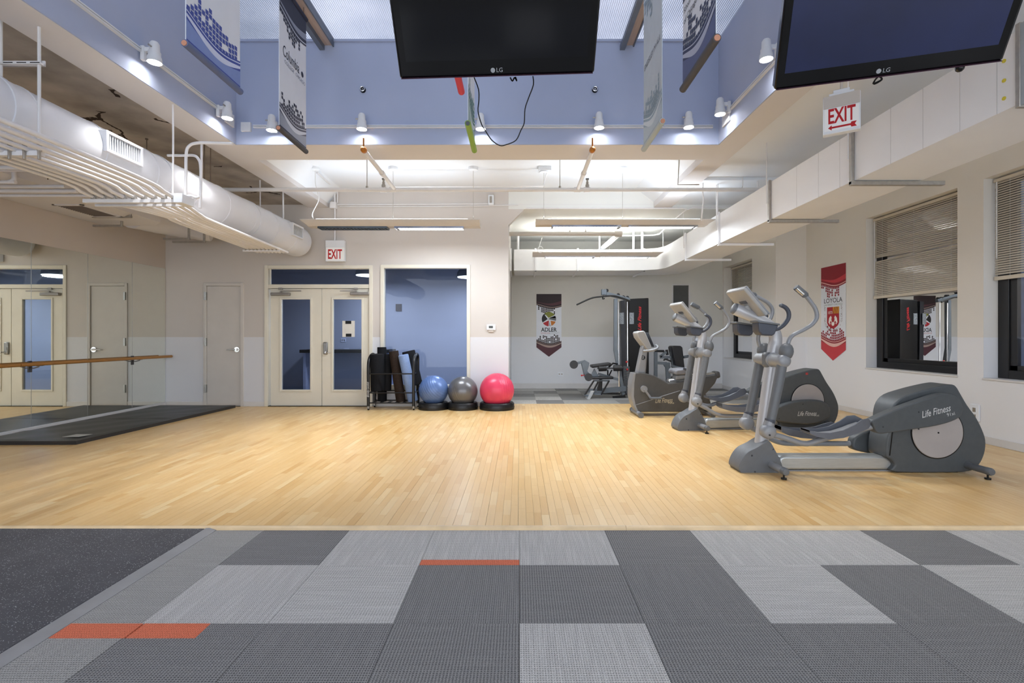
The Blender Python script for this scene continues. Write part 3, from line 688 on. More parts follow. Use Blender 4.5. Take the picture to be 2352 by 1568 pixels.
def register(y0, y1, z0, z1, tilt, n, lab):
    xf = DX + DR + .03
    g = ob('register', rim_yz(MB(), y0, y1, z0, z1, .028, xf - .10, xf), M_duct, rd, bevel=.004, label=lab)
    ob('register_back', MB().box(xf - .05, xf - .045, y0 + .02, y1 - .02, z0 + .02, z1 - .02), mat('register_dark', '#33363d', .6), g)
    for i in range(n):
        yy = y0 + .035 + (y1 - y0 - .07) * (i + .5) / n
        ob('vane', MB().obox((xf - .015, yy, (z0 + z1) / 2), (.012, .011, z1 - z0 - .05)), M_vane, g)
def rim_yz(mb, y0, y1, z0, z1, t, x0, x1):
    return mb.box(x0, x1, y0, y0 + t, z0, z1).box(x0, x1, y1 - t, y1, z0, z1).box(x0, x1, y0 + t, y1 - t, z1 - t, z1).box(x0, x1, y0 + t, y1 - t, z0, z0 + t)
register(4.40, 4.83, 2.95, 3.14, 0, 13, 'white slotted air register')
register(8.02, 8.42, 2.94, 3.15, 0, 8, 'white slotted air register')
rk = MB()
for u, yy in ((90, 3.9), (397, 5.6), (462, 6.2), (597, 7.4), (650, 8.3)):
    for dx in (0,):
        x_ = X(u, yy); rk.cyl((x_, yy, DZ + .05 if yy > 5 else 2.66), (x_, yy, 3.70), .008, n=8)
# trapeze channel in front of the duct
tp = thing('strut_hanger', 'slotted strut channel hung on rods over the round duct at the left edge', 'hanger', (-3.7, 3.75, 2.66))
for xx in (X(2, 3.75), X(90, 3.75)): ob('rod', MB().cyl((xx, 3.75, 2.66), (xx, 3.75, 3.70), .011, n=8), M_pipe, tp)
zc = Z(146, 3.75)
ob('channel', MB().box(X(-20, 3.75), X(98, 3.75), 3.73, 3.77, zc - .012, zc + .004).box(X(-20, 3.75), X(98, 3.75), 3.765, 3.775, zc - .012, zc + .03), M_pipe, tp)
for i in range(3): ob('slot', MB().box(X(4 + i * 31, 3.72), X(26 + i * 31, 3.72), 3.7285, 3.7305, zc - .006, zc), M_black, tp)
for u, yy, lb in ((397, 5.0, 'thin white hanger rod left of the bent conduit loops'), (597, 7.6, 'thin white hanger rod beside the round duct end'), (650, 8.2, 'bent white hanger rod nearest the end of the round duct')):
    x_ = X(u, yy); ob('hanger_rod', MB().tube([(x_, yy, 2.7 if u < 500 else DZ + .2), (x_ + .004, yy, 3.3), (x_, yy, 3.70)], .009 if u < 640 else .014, 8), M_pipe, label=lb, cat='rod', group='hanger rods')
rodm = mat('rusty_rod', '#6a5a4c', .7, .3)
for i, (u, v) in enumerate(((98, 168), (110, 200), (192, 215), (254, 265), (275, 260), (337, 275), (480, 460), (500, 475))):
    yy = 5.4 + .12 * i; x_ = X(u, yy); x_ = min(x_, -3.9)
    ob('ceiling_rod', MB().cyl((x_, yy, 3.05), (x_, yy, 3.70), .0055, n=6).cyl((x_, yy, 3.685), (x_, yy, 3.70), .016, n=8), rodm, label='thin rusty rod hanging from the brown ceiling, %s from the left' % ('first', 'second', 'third', 'fourth', 'fifth', 'sixth', 'seventh', 'last')[i], cat='rod', group='rusty ceiling rods')

# ================================================================== conduits
ZR = 2.66; YR = F * (ZR - H) / (V0 - 452)
xr0, xr1 = X(213, YR), X(398, YR)
names_c = ['outermost', 'second', 'third', 'fourth', 'fifth', 'sixth', 'seventh', 'eighth', 'ninth']
ZBn = 2.60; YBs = F * (ZBn - H) / (V0 - 497); YBe = F * (ZBn - H) / (V0 - 579)
bx0, bx1 = X(330, YBs), X(462, YBs); ex0, ex1 = X(592, YBe), X(660, YBe)
for i in range(9):
    f = i / 8; xn = xr0 + (xr1 - xr0) * f; xb = bx0 + .2 + (bx1 - bx0 - .2) * f; xe = ex0 + (ex1 - ex0) * f
    znear = 2.672 + .045 * max(0, f - .55) / .45
    path = [(xn - .05, .8, znear + .01), (xn - .02, 2.6, znear), (xn, YR - .45, ZR + .05), (xn, YR - .12, ZR + .012), (xn, YR + .03, ZR), (xn + .01, YR + .09, ZR - .01),
            (xb, YBs + .02 - .02 * f, ZBn + .01), ((xb * .8 + xe * .2), YBs + .35, ZBn), (xe, YBe, ZBn)]
    rr = .019 if i in (6, 7, 8, 3) else .0155
    ob('conduit', MB().tube(spl(path, 5), rr, 10), M_pipe, label='white painted conduit, %s from the right in the ceiling bundle' % names_c[8 - i] if i < 8 else 'white painted conduit at the right edge of the ceiling bundle', cat='conduit', group='conduits below the round duct')
rk1 = thing('conduit_rack', 'painted strut rack holding the conduit bundle before the wire loops', 'rack', (-3.5, YR, ZR - .05))
ob('strut', MB().box(xr0 - .1, xr1 + .03, YR + .0, YR + .04, ZR - .055, ZR - .02).box(xr0 - .1, xr1 + .03, YR + .14, YR + .17, ZR - .055, ZR - .02), M_pipe, rk1)
for i in range(9):
    xx = xr0 + (xr1 - xr0) * i / 8; ob('clamp', MB().box(xx - .022, xx + .022, YR - .004, YR + .03, ZR - .022, ZR + .024), M_strut, rk1, bevel=.006)
ob('end_cap', MB().box(xr1 + .01, xr1 + .10, YR - .02, YR + .16, ZR - .06, ZR + .03), M_white, rk1, bevel=.004)
rk2 = thing('conduit_rack', 'painted strut rack on rods holding the conduit bundle at the left edge', 'rack', (-3.5, 3.7, 2.64))
ob('strut', MB().box(-4.5, X(98, 3.72), 3.70, 3.74, 2.655, 2.69), M_pipe, rk2)
for i in range(4):
    xx = X(92 - i * 34, 3.7); ob('clamp', MB().box(xx - .012, xx + .018, 3.685, 3.70, 2.68, 2.76).box(xx - .004, xx + .01, 3.68, 3.70, 2.62, 2.70), M_strut, rk2, bevel=.003)
rk3 = thing('conduit_rack', 'small strut with clamps where the conduit bundle ends by the duct tip', 'rack', (-3.5, YBe - .3, 2.56))
ob('strut', MB().box(ex0 - .05, ex1 + .03, YBe - .33, YBe - .30, ZBn - .045, ZBn - .02), M_pipe, rk3)
for i in range(9):
    xx = ex0 + (ex1 - ex0) * i / 8 - .005; ob('clamp', MB().box(xx - .008, xx + .008, YBe - .34, YBe - .30, ZBn - .03, ZBn + .02), M_strut, rk3)
# bent loops
yl = 5.1
def pp(l): return [P(u, v, yl) for u, v in l]
ob('bent_conduit', MB().tube(spl(pp([(426, 452), (427, 400), (428, 350), (436, 334), (452, 328.5), (480, 328), (535, 330)]), 6), [.015] * 37, 10), M_pipe, label='white conduit bent over towards the cream beam', cat='conduit')
ob('bent_conduit', MB().tube(spl([P(u, v, yl + .1) for u, v in [(385, 357), (420, 357), (445, 357), (456, 366), (461, 385), (461, 440), (460, 478)]], 6), .014, 10), M_pipe, label='white conduit bent downwards behind the taller loop', cat='conduit')
ob('bent_conduit', MB().tube([P(463, 328, yl + .2), P(462, 468, yl + .2)], .011, 8), M_pipe, label='straight thin white rod joining the two bent conduits', cat='conduit')
ob('flexible_wire', MB().tube(spl([P(u, v, YR + .1) for u, v in [(408, 456), (425, 452), (436, 449), (450, 454), (459, 452)]], 6), .012, 8), M_pipe, label='short white wavy conduit leaving the rack end cap', cat='conduit')

# ================================================================== flat duct along the left wall
fd = thing('wall_duct', 'boxed painted duct running along the top of the mirror wall', 'duct', (-6.0, 6.5, 3.0))
ob('body', MB().prism([(XL + .01, 2.0, 3.02), (-6.2, 2.0, 3.0), (-5.62, 2.0, 3.0), (-5.52, 2.0, 3.05), (-5.50, 2.0, 3.3), (-5.6, 2.0, 3.42), (XL + .01, 2.0, 3.42)], (0, 5.6, 0)), M_beam, fd, ang=50)
ob('elbow', MB().tube(spl([(-5.95, 7.6, 3.2), (-5.9, 8.1, 3.19), (-5.7, 8.45, 3.16), (-5.35, 8.6, 3.1)], 6), [.24, .235, .23, .22, .22, .21, .21, .2, .2, .2, .19, .19, .18, .18, .17, .17, .16, .16, .15], 20), M_beam, fd)
g = ob('return_grille', MB().box(-6.02, -5.63, 6.36, 6.40, 2.985, 3.002).box(-6.02, -5.63, 6.97, 7.01, 2.985, 3.002).box(-6.02, -5.985, 6.36, 7.01, 2.985, 3.002).box(-5.665, -5.63, 6.36, 7.01, 2.985, 3.002), M_beam, fd, bevel=.003)
ob('grille_back', MB().box(-5.985, -5.665, 6.40, 6.97, 2.993, 2.999), mat('grille_brown', '#6d5f55', .7), g)
for i in range(16): ob('vane', MB().box(-5.985, -5.665, 6.415 + i * .035, 6.42 + i * .035, 2.984, 2.995), mat('vane_brown', '#84766b', .6), g)
for k, (u0, u1, v, Y) in enumerate(((213, 302, 497, 7.05), (215, 282, 518, 7.3), (376, 436, 548, 8.2), (397, 471, 555, 8.35))):
    t = thing('duct_bracket', 'small strut bracket under the wall duct, %s from the left' % ('first', 'second', 'third', 'fourth')[k], 'bracket', tuple(P(u1, v, Y)), 0, 'strut brackets under the wall duct')
    a = P(u0, v, Y); b = P(u1, v, Y)
    ob('channel', MB().box(a.x, b.x, Y - .02, Y + .02, a.z - .02, a.z + .012), M_strut, t, bevel=.004)
    ob('rod', MB().cyl((b.x - .015, Y, a.z), (b.x - .015, Y, a.z + (.14 if k < 2 else .3)), .018, n=10), M_strut, t)
for v, ue, Y, r_ in ((385, 60, 4.9, .022), (391, 62, 4.95, .014), (428, 150, 5.4, .02), (438, 178, 5.5, .024), (449, 205, 5.6, .018), (418, 36, 5.2, .02)):
    a = P(-60, v, Y); b = P(ue, v, Y)
    ob('cross_pipe', MB().cyl(a, b, r_, n=10), M_beam, label='short painted pipe crossing behind the conduits at the left edge, %s' % {385: 'topmost', 391: 'second from the top', 418: 'third from the top', 428: 'fourth from the top', 438: 'second from the bottom', 449: 'lowest'}[v], cat='pipe', group='cross pipes at the left edge')
ob('elbow_pipe', MB().tube(spl([P(32, 376, 5.2), P(32, 398, 5.2), P(32, 412, 5.2), P(20, 418, 5.2)], 4), .022, 10), M_beam, label='painted pipe elbow dropping at the far left edge', cat='pipe')

# ================================================================== rectangular duct, right
DX0, DX1, DZ0, DZ1, DYn, DYf = 3.12, 3.74, 2.75, 3.215, 3.087, 10.75
rc = thing('rectangular_duct', 'long white rectangular duct over the ellipticals turning into the alcove', 'duct', (3.4, 7, DZ0))
path = [(DX0, DYn), (DX0, 10.2), (DX0 - .02, 10.5), (DX0 - .12, 10.72), (DX0 - .4, 10.86), (DX0 - .9, 10.9), (-.12, 10.9)]
back = [(-.12, 11.8), (DX1 - .9, 11.8), (DX1 - .3, 11.7), (DX1 - .06, 11.45), (DX1, 11.0), (DX1, 10.5), (DX1, DYn)]
ob('duct_body', MB().prism([(x, y, DZ0) for x, y in path + back], (0, 0, DZ1 - DZ0)), M_ductR, rc, ang=40)
for u in (2337, 1960, 1770, 1653, 1576):
    Y = DX0 * F / (u - U0)
    if u < 2000:
        ob('bracket', MB().box(DX0 - .03, DX0 - .001, Y - .02, Y + .02, DZ0 - .035, DZ1 + .02).box(DX0 - .03, DX1 + .22, Y - .022, Y + .022, DZ0 - .042, DZ0 - .004), M_strut if u > 1700 else M_ductR, rc, bevel=.004, label='galvanised strut bracket')
        ob('hanger_rod', MB().cyl((DX0 - .05, Y, DZ0 + .2), (DX0 - .05, Y, 3.70), .007, n=8), M_pipe, rc)
ob('flange', MB().box(DX0 - .025, DX1 + .02, DYn - .03, DYn, DZ0 - .03, DZ1 + .03), M_strut, rc, bevel=.004)
ob('connector', MB().box(DX0 - .02, DX1, DYn - .9, DYn - .03, DZ0 - .02, DZ1 + .02), mat('grey_connector', '#9fa6ad', .6), rc)
for v in (140, 185, 226):
    q = P(2307, v, DX0 * F / (2307 - U0)); ob('insulation_pin', MB().cyl((DX0 - .006, q.y, q.z), (DX0, q.y, q.z), .012, n=12), mat('yellow_washer', '#d8c93a', .5), rc, label='yellow insulation washer')
sm = MB()
for u in (2290, 2205, 2120, 2046, 1929, 1880, 1830): Y = DX0 * F / (u - U0); sm.box(DX0 - .0015, DX0, Y - .0012, Y + .0012, DZ0, DZ1)
ob('seam', sm, mat('duct_seam_grey', '#c2c3c5', .5), rc)  # joint lines of the duct in an even grey
for u in (1173, 1230, 1327, 1479):
    xx = X(u, 10.9)
    ob('bracket', MB().box(xx - .02, xx + .02, 10.87, 10.9, DZ0 - .03, DZ1 + .02).box(xx - .02, xx + .02, 10.87, 11.9, DZ0 - .03, DZ0 - .003), M_ductR, rc, bevel=.003)
for u, w_ in ((1190, .026), (1455, .026), (1475, .03), (1523, .012), (1377, .02)):
    xx = X(u, 11.0); ob('hanger_rod', MB().cyl((xx, 11.0, DZ1), (xx, 11.0, 3.62), w_, n=8), M_pipe, rc)

# ================================================================== sprinkler pipes and conduits under the ceiling
SY, SZ = 7.3, Z(435.5, 7.3)
sp = thing('sprinkler_pipe', 'long white sprinkler main crossing the room under the beams', 'pipe', (-.4, SY, SZ))
ob('main_pipe', MB().cyl((X(480, SY), SY, SZ), (X(1752, SY), SY, SZ), .029, n=14), M_pipe, sp)
for u in (880, 902, 1326, 1348): 
    ob('tee', MB().cyl((X(u, SY) - .045, SY, SZ), (X(u, SY) + .045, SY, SZ), .038, n=14), M_pipe, sp)
for u in (881, 1349):
    h_ = ob('sprinkler_head', MB().lathe([(.028, 0), (.03, .05), (.02, .06), (.02, .09), (.014, .1), (.014, .13)], (X(u, SY), SY, SZ + .02), n=12), M_strut, sp)
    ob('deflector', MB().lathe([(.012, .13), (.026, .135), (.026, .14)], (X(u, SY), SY, SZ + .02), n=12).box(X(u, SY) - .018, X(u, SY) - .012, SY - .005, SY + .005, SZ + .14, SZ + .17).box(X(u, SY) + .012, X(u, SY) + .018, SY - .005, SY + .005, SZ + .14, SZ + .17), M_black, h_)
for u in (843, 1286): ob('hanger', MB().cyl((X(u, SY), SY, SZ + .02), (X(u, SY), SY, 4.0), .006, n=6).cyl((X(u, SY), SY, 3.985), (X(u, SY), SY, 4.0), .03, n=10).cyl((X(u, SY), SY - .001, SZ + .015), (X(u, SY), SY - .001, SZ + .05), .018, n=8), M_strut, sp)
for xx, lb in ((-1.845, 'slanting white branch pipe with orange cap, left of the two'), (.865, 'slanting white branch pipe with orange cap, right of the two')):
    t = thing('branch_pipe', lb, 'pipe', (xx, 6.5, 3.47), 0, 'branch pipes under the beam')
    ob('pipe', MB().cyl((xx, 5.86, 3.505), (xx, SY, SZ + .01), .027, n=14), M_pipe, t)
    ob('coupling', MB().cyl((xx, 6.62, 3.49), (xx, 6.68, 3.488), .036, n=14), M_pipe, t)
    ob('end_cap', MB().lathe([(.012, -.03), (.03, -.015), (.036, 0), (.036, .035), (.03, .05)], (xx, 5.84, 3.507), (0, 1, 0), 16).cyl((xx, 5.85, 3.5), (xx, 5.85, ZS), .01, n=8), M_copper, t, label='orange pipe cap')
def wirepath(name, l, r_, label, cat='conduit', m=M_pipe, k=1, group=None):
    p = [P(*q) for q in l]
    return ob(name, MB().tube(spl(p, k) if k > 1 else p, r_, 8), m, label=label, cat=cat, group=group)
wirepath('thin_conduit', [(780, 474, 9.0), (990, 474, 9.0), (1120, 472.5, 9.0), (1190, 471, 9.0)], .008, 'thin conduit along the top of the back wall', m=M_pipe)
wirepath('thin_conduit', [(775, 470, 8.99), (1126, 468, 8.99)], .009, 'conduit running along the back wall to the alarm strobe')
wirepath('thin_conduit', [(1207, 478, 8.99), (1570, 478, 8.99), (1580, 481, 8.98), (1592, 476, 8.98), (1690, 475, 8.98)], .013, 'white conduit along the alcove opening edge')
wirepath('thin_conduit', [(1576, 482, 9.05), (1545, 507, 9.9), (1515, 537, 10.6), (1500, 540, 10.8), (1420, 541, 10.9)], .014, 'white conduit slanting across the alcove ceiling')
wirepath('thin_conduit', [(1195, 428, 7.98), (1247, 427, 7.95), (1256, 396, 7.9), (1262, 385, 7.9)], .01, 'white conduit bending up to the pendant junction box')
wirepath('thin_conduit', [(905, 429, 7.98), (1240, 428, 7.98)], .007, 'thin wire conduit just above the sprinkler main')
wirepath('thin_conduit', [(728, 396, 7.95), (768, 432, 8.9)], .016, 'white conduit slanting from the left junction box')
wirepath('thin_conduit', [(769, 432, 8.97), (769, 553, 8.97)], .015, 'white vertical conduit feeding the wall exit sign')
wirepath('thin_conduit', [(776, 432, 8.98), (775, 466, 8.98)], .01, 'short white vertical conduit beside the exit sign feed')
wirepath('thin_conduit', [(1655, 372, 7.5), (1800, 370, 7.5)], .012, 'white conduit along the right bay ceiling')
wirepath('thin_conduit', [(1706, 372, 7.45), (1706, 428, 7.45), (1704, 432, 7.4)], .008, 'thin rod dropping to the sprinkler main in the right bay')
wirepath('thin_conduit', [(1740, 373, 7.5), (1740, 431, 7.5)], .012, 'white vertical pipe beside the duct in the right bay')
wirepath('thin_conduit', [(1560, 366, 7.0), (1557, 424, 7.0), (1606, 424, 7.0)], .009, 'grey angled conduit beside the right beam', m=M_strut)
wirepath('cable', [(1615, 415, 7.6), (1614, 440, 7.6), (1616, 458, 7.6), (1613, 485, 7.6), (1611, 506, 7.75)], .011, 'white cable hanging to the right pendant', k=4, cat='cable')
wirepath('thin_conduit', [(1649, 385, 7.65), (1648, 492, 7.65)], .01, 'white vertical rod in front of the duct bracket')
jb = thing('junction_box', 'white junction box on the back wall above the exit sign', 'box', tuple(P(768, 480, 9.0)))
q = P(768, 473, 9.0); ob('box_body', MB().box(q.x - .06, q.x + .05, 8.93, 9.02, q.z - .06, q.z + .06), M_pipe, jb, bevel=.006)
ob('cover', MB().box(q.x - .05, q.x + .04, 8.925, 8.931, q.z - .05, q.z + .05), M_pipe, jb, bevel=.003)
# heavy pipe in the alcove
ap = thing('drain_pipe', 'grey heavy pipe with elbow under the alcove ceiling', 'pipe', tuple(P(1300, 537, 9.9)))
ob('straight', MB().cyl(P(1168, 537, 9.9), P(1412, 537, 9.9), .042, n=16), M_fix, ap)
ob('elbow_collar', MB().cyl(P(1412, 537, 9.9), P(1425, 537, 9.9), .058, n=16).lathe([(.06, 0), (.06, .07)], P(1424, 537, 9.9) + Vector((-.03, 0, 0)), (1, 0, 0), 8), M_fix, ap)
ob('slope', MB().cyl(P(1420, 539, 9.9), P(1375, 577, 11.4), .05, n=16), M_white, ap)
for u in (1309, 1345): ob('stud', MB().lathe([(.02, 0), (.008, .03), (.008, .08)], P(u, 532, 9.9), n=8), M_strut, ap)
wirepath('wire_coil', [(1245, 545, 10.3), (1240, 560, 10.3), (1237, 572, 10.3)], .006, 'white wire with a small coil hanging in the alcove', cat='wire', m=M_wire)
lp = C.objects[-1]; cq = P(1241, 573, 10.3)
ob('coil', MB().tube([cq + Vector((.055 * math.cos(a * PI / 10), 0, .065 * math.sin(a * PI / 10))) for a in range(20)], .008, 6, closed=True), M_wire, lp)
# hall camera / devices
t = thing('alarm_strobe', 'small white alarm strobe high on the back wall', 'alarm', tuple(P(1129, 462, 9.0)))
q = P(1128, 460, 9.0); ob('housing', MB().box(q.x - .05, q.x + .05, 8.95, 9.02, q.z - .09, q.z + .09), M_white, t, bevel=.012)
ob('lens', MB().box(q.x - .025, q.x + .02, 8.935, 8.95, q.z - .06, q.z + .06), M_strut, t, bevel=.01)
# ================================================================== pendant lights
def pendant(x0, x1, Y, zt, zb, zc, lit, cables, label):
    t = thing('pendant_light', label, 'light', ((x0 + x1) / 2, Y, zb), 0, 'long pendant fluorescent lights'); L_ = x1 - x0
    m = MB(); sec = [(-.13, zt), (-.14, zt - .015), (-.10, zb + .012), (-.085, zb), (.085, zb), (.10, zb + .012), (.14, zt - .015), (.13, zt)]
    m.prism([(x0 + .03 + (.10 if z < zt - .02 else 0), Y + a, z) for a, z in sec[:4]] + [(x0 + .03 + (.10 if z < zt - .02 else 0), Y + a, z) for a, z in sec[4:]], (0, 0, 0.0001)) if False else None
    n = len(sec); vs = []
    e = .1 if x0 < 0 else .0; e2 = .1 if x1 > 1 else .0
    for i, (a, z) in enumerate(sec):
        vs.append((x0 + (e if z < zt - .02 else 0), Y + a, z))
    for i, (a, z) in enumerate(sec):
        vs.append((x1 - (e2 if z < zt - .02 else 0), Y + a, z))
    fs = [(i, i + 1, n + i + 1, n + i) for i in range(n - 1)] + [tuple(range(n)), tuple(range(2 * n - 1, n - 1, -1))]
    ob('housing', MB().add(vs, fs), M_fix, t)
    mid = (x0 + x1) / 2
    for k, (a, b) in enumerate(((x0 + .26, mid - .06), (mid + .06, x1 - .26))):
        lm = M_tubeon if lit[k] else M_off
        g = ob('louvre', MB().box(a, b, Y - .085, Y - .078, zb - .03, zb).box(a, b, Y + .078, Y + .085, zb - .03, zb).box(a, b, Y - .008, Y + .008, zb - .028, zb), M_chrome if lit[k] else M_off, t)
        bl = MB()
        for i in range(21): xx = a + (b - a) * i / 20; bl.box(xx - .004, xx + .004, Y - .08, Y + .08, zb - .028, zb - .001)
        ob('louvre_blades', bl, M_chrome if lit[k] else M_off, g)
        ob('lamp_tube', MB().cyl((a + .03, Y - .04, zb - .006), (b - .03, Y - .04, zb - .006), .008, n=8).cyl((a + .03, Y + .04, zb - .006), (b - .03, Y + .04, zb - .006), .008, n=8), lm, t)
    ob('top_tube', MB().cyl((x0 + .2, Y, zt + .02), (x1 - .2, Y, zt + .02), .013, n=8), M_tubeon, t)
    for xx, kind in cables:
        if kind == 'w':
            ob('cable', MB().tube(spl([(xx, Y, zt), (xx - .03, Y, zt + .12), (xx + .07, Y, zt + .35), (xx + .02, Y, zt + .6), (xx + .015, Y, zc)], 6), .007, 6), M_wire, t)
        else:
            ob('cable', MB().cyl((xx, Y, zt), (xx, Y, zc), .003, n=6).cyl((xx, Y, zt), (xx, Y, zt + .07), .007, n=6), M_strut, t)
        if kind == 'b': ob('canopy', MB().box(xx - .09, xx + .12, Y - .07, Y + .07, zc - .07, zc).cyl((xx, Y, zc - .09), (xx, Y, zc - .07), .075, n=16), M_white, t, bevel=.006)
        else: ob('canopy', MB().lathe([(.03, -.06), (.07, -.045), (.078, -.03), (.078, 0)], (xx, Y, zc), n=20), M_white, t)
fx = lambda u: X(u, PEND_Y)
pendant(fx(697), fx(1103), PEND_Y, Z(507, PEND_Y), Z(522, PEND_Y), 4.0, (0, 1), ((fx(722), 'w'), (fx(903), 'c'), (fx(1087), 'c')), 'long pendant light with its left half unlit, above the double doors')
pendant(fx(1230), fx(1636), PEND_Y, Z(507, PEND_Y), Z(519, PEND_Y), 4.0, (1, 1), ((fx(1249), 'b'), (fx(1430), 'c')), 'long pendant light before the alcove opening')
pendant(X(1223, 10.45), X(1520, 10.45), 10.45, Z(580, 10.45), Z(589, 10.45), 3.62, (1, 1), ((X(1400, 10.45), 'c'),), 'long pendant light inside the alcove')
# ================================================================== track lights
ZT = 3.85
M_trk = mat('white_track', '#dfe1e4', .4, var=.02)
def rail(label, a, b, n):
    t = thing('light_track', label, 'track', tuple((Vector(a) + Vector(b)) / 2), 0, 'light tracks round the well'); a, b, n = Vector(a), Vector(b), Vector(n)
    ob('rail', MB().bar(a + n * .015, b + n * .015, .03, .012).bar(a + n * .015 + Vector((0, 0, .02)), b + n * .015 + Vector((0, 0, .02)), .03, .012).bar(a + n * .006 + Vector((0, 0, .01)), b + n * .006 + Vector((0, 0, .01)), .012, .03), M_trk, t)
    return t
xi0, xi1, yi = XW0 + .012, XW1 - .012, YW - .012
t = rail('white light track on the left well wall', (xi0, -1.0, ZT + .05), (xi0, 5.88, ZT + .05), (1, 0, 0))
ob('feed_box', MB().box(xi0, xi0 + .02, 5.80, 5.98, ZT - .03, ZT + .12), M_trk, t, bevel=.004)
t = rail('white light track on the back well wall', (xi0 + .22, yi, ZT), (X(1636, yi), yi, ZT), (0, -1, 0))
ob('feed_box', MB().box(xi0 + .07, xi0 + .19, yi - .03, yi, ZT - .05, ZT + .06), M_trk, t, bevel=.004)
t = rail('white light track on the right well wall', (xi1, -1.0, ZT + .05), (xi1, 5.85, ZT + .05), (-1, 0, 0))
ob('feed_box', MB().box(xi1 - .02, xi1, 5.7, 5.9, ZT - .06, ZT + .08), M_trk, t, bevel=.004)
M_head = mat('white_spot_housing', '#e6e6e6', .4, var=.02)
def head_proto(label):
    t = thing('track_spotlight', label, 'spotlight', (0, 0, 0), 0, 'track spotlights in the light well')
    ob('housing', MB().lathe([(.002, .19), (.028, .188), (.04, .17), (.043, .10), (.05, .095), (.05, .06), (.056, .05), (.062, 0), (.057, 0), (.052, .035), (.02, .05)], (0, 0, 0), n=24), M_head, t, local=True)
    ob('bulb', MB().lathe([(.002, .004), (.03, .003), (.054, .012), (.052, .03)], (0, 0, 0), n=20), M_bulb, t, local=True)
    ob('yoke', MB().box(-.012, .012, .03, .10, .10, .14).box(-.02, .02, .085, .12, .02, .15), M_head, t, local=True, bevel=.004)
    ob('knob', MB().cyl((-.075, .0, .125), (-.04, .0, .125), .008, n=8), M_strut, t, local=True)
    return t
hp_ = None
spots = [(355, 140, 'L', 'track spotlight on the left wall nearest the camera'), (522, 268, 'L', 'track spotlight on the left wall by the corner'),
         (624, 296, 'B', 'track spotlight in front of which the columbia banner hangs'), (831, 293, 'B', 'track spotlight above the left orange pipe cap'), (1104, 293, 'B', 'track spotlight beside the green banner tube'),
         (1376, 290, 'B', 'track spotlight above the right orange pipe cap'), (1582, 289, 'B', 'track spotlight at the right end of the back track'),
         (1760, 133, 'R', 'track spotlight on the right wall nearest the camera'), (1654, 259, 'R', 'track spotlight on the right wall by the corner')]
for i, (u, v, wl, lb) in enumerate(spots):
    if wl == 'B': Y = yi - .13; p = Vector((X(u, Y), Y, Z(v + 4, Y))); rz = 0
    else:
        xx = xi0 + .13 if wl == 'L' else xi1 - .13; Y = xx * F / (u - U0); p = Vector((xx, Y, Z(v + 4, Y))); rz = R(90) if wl == 'L' else R(-90)
    if hp_ is None: hp_ = head_proto(lb); hp_.location = p; hp_.rotation_euler = (0, 0, rz)
    else: dup(hp_, p, rz, lb)
    l = bpy.data.lights.new('spot_beam', 'SPOT'); l.energy = 55; l.spot_size = R(78); l.spot_blend = .7; l.shadow_soft_size = .05; l.color = (1, .98, .95)
    o = bpy.data.objects.new('spot_beam', l); C.objects.link(o); o.location = p + Vector((0, 0, -.015)); o.rotation_euler = (0, 0, 0)
# ================================================================== televisions
M_tv = mat('glossy_black_bezel', '#060608', .18, var=.05); M_scr = mat('dark_screen', '#05060c', .12, var=.05, spec=.6)
M_scr2 = mat('blue_reflection_screen', '#141d42', .3, var=.25, scale=3, spec=.7)  # blue reflection on the switched-off screen, put into its base colour
M_logo = mat('logo_silver', '#b9bcc0', .3, .6)
def tv(bl, br, h, tilt, label, scr):
    bl, br = Vector(bl), Vector(br); ex = (br - bl); W_ = ex.length; ex.normalize(); n = Vector((ex.y, -ex.x, 0)); c = (bl + br) / 2
    ez = (Vector((0, 0, 1)) * math.cos(tilt) + n * math.sin(tilt)).normalized(); nn_ = ex.cross(ez).normalized()
    if nn_.dot(n) < 0: nn_ = -nn_
    t = thing('television', label, 'television', tuple(c), 0, 'televisions hung in the light well')
    q = lambda a, b, d: c + ex * a + ez * b + nn_ * d
    m = Matrix((ex, -nn_, ez)).transposed()
    ob('cabinet', MB().obox(q(0, h / 2, -.04), (W_, .08, h), m), M_tv, t, bevel=.012)
    s = ob('screen', MB().obox(q(0, h / 2 + .02, .0005), (W_ - .09, .003, h - .12), m), scr, t)
    ob('logo', merge(MB().cyl(q(-.022, .028, -.001), q(-.022, .028, .0015), .012, n=20), text_mb('LG', .03, q(.014, .028, .001), ex, ez, .0008)), M_logo, t, label='silver round LG logo')
    ob('lower_trim', MB().obox(q(0, .002, -.01), (W_ - .02, .05, .004), m), mat('dark_red_trim', '#3a2430', .2), t)
    top = q(0, h * .55, -.12)
    ob('mount_plate', MB().obox(q(0, h * .5, -.1), (.4, .05, .3), m), M_blackmetal, t)
    ob('mount_pole', MB().cyl(top, (top.x, top.y, 4.80), .025, n=12).cyl((top.x, top.y, 4.76), (top.x, top.y, 4.80), .07, n=16).box(XW0 * 0 + top.x - .02, top.x + .02, top.y - .6, top.y + .6, 4.80, 4.845), M_blackmetal, t)
    return t, q
yc = 2.69
tv1, q1 = tv(P(918.5, 181, yc), P(1365, 167.5, yc) + Vector((0, 0, 0)), .63, R(38.5), 'black flat television hanging in the middle of the light well', M_scr)
Yl, Yr_ = 2.85, 2.545
a = P(1778, 207, Yl); b = P(2304, 139, Yr_); b.z = a.z
tv2, q2 = tv(a, b, .63, R(37), 'black television with a blue reflection painted on its screen, hanging at the upper right', M_scr2)
ob('sensor_knob', MB().ball(q2(.36, -.012, -.02), .022, n=12), M_tv, tv2)
ob('cord_clump', MB().tube(spl([q2(0 + .02 * math.sin(i * 2.1), -.01 - .018 * (i % 3), -.05 + .012 * math.cos(i * 1.7)) for i in range(12)], 4), .003, 6), M_black, tv2)
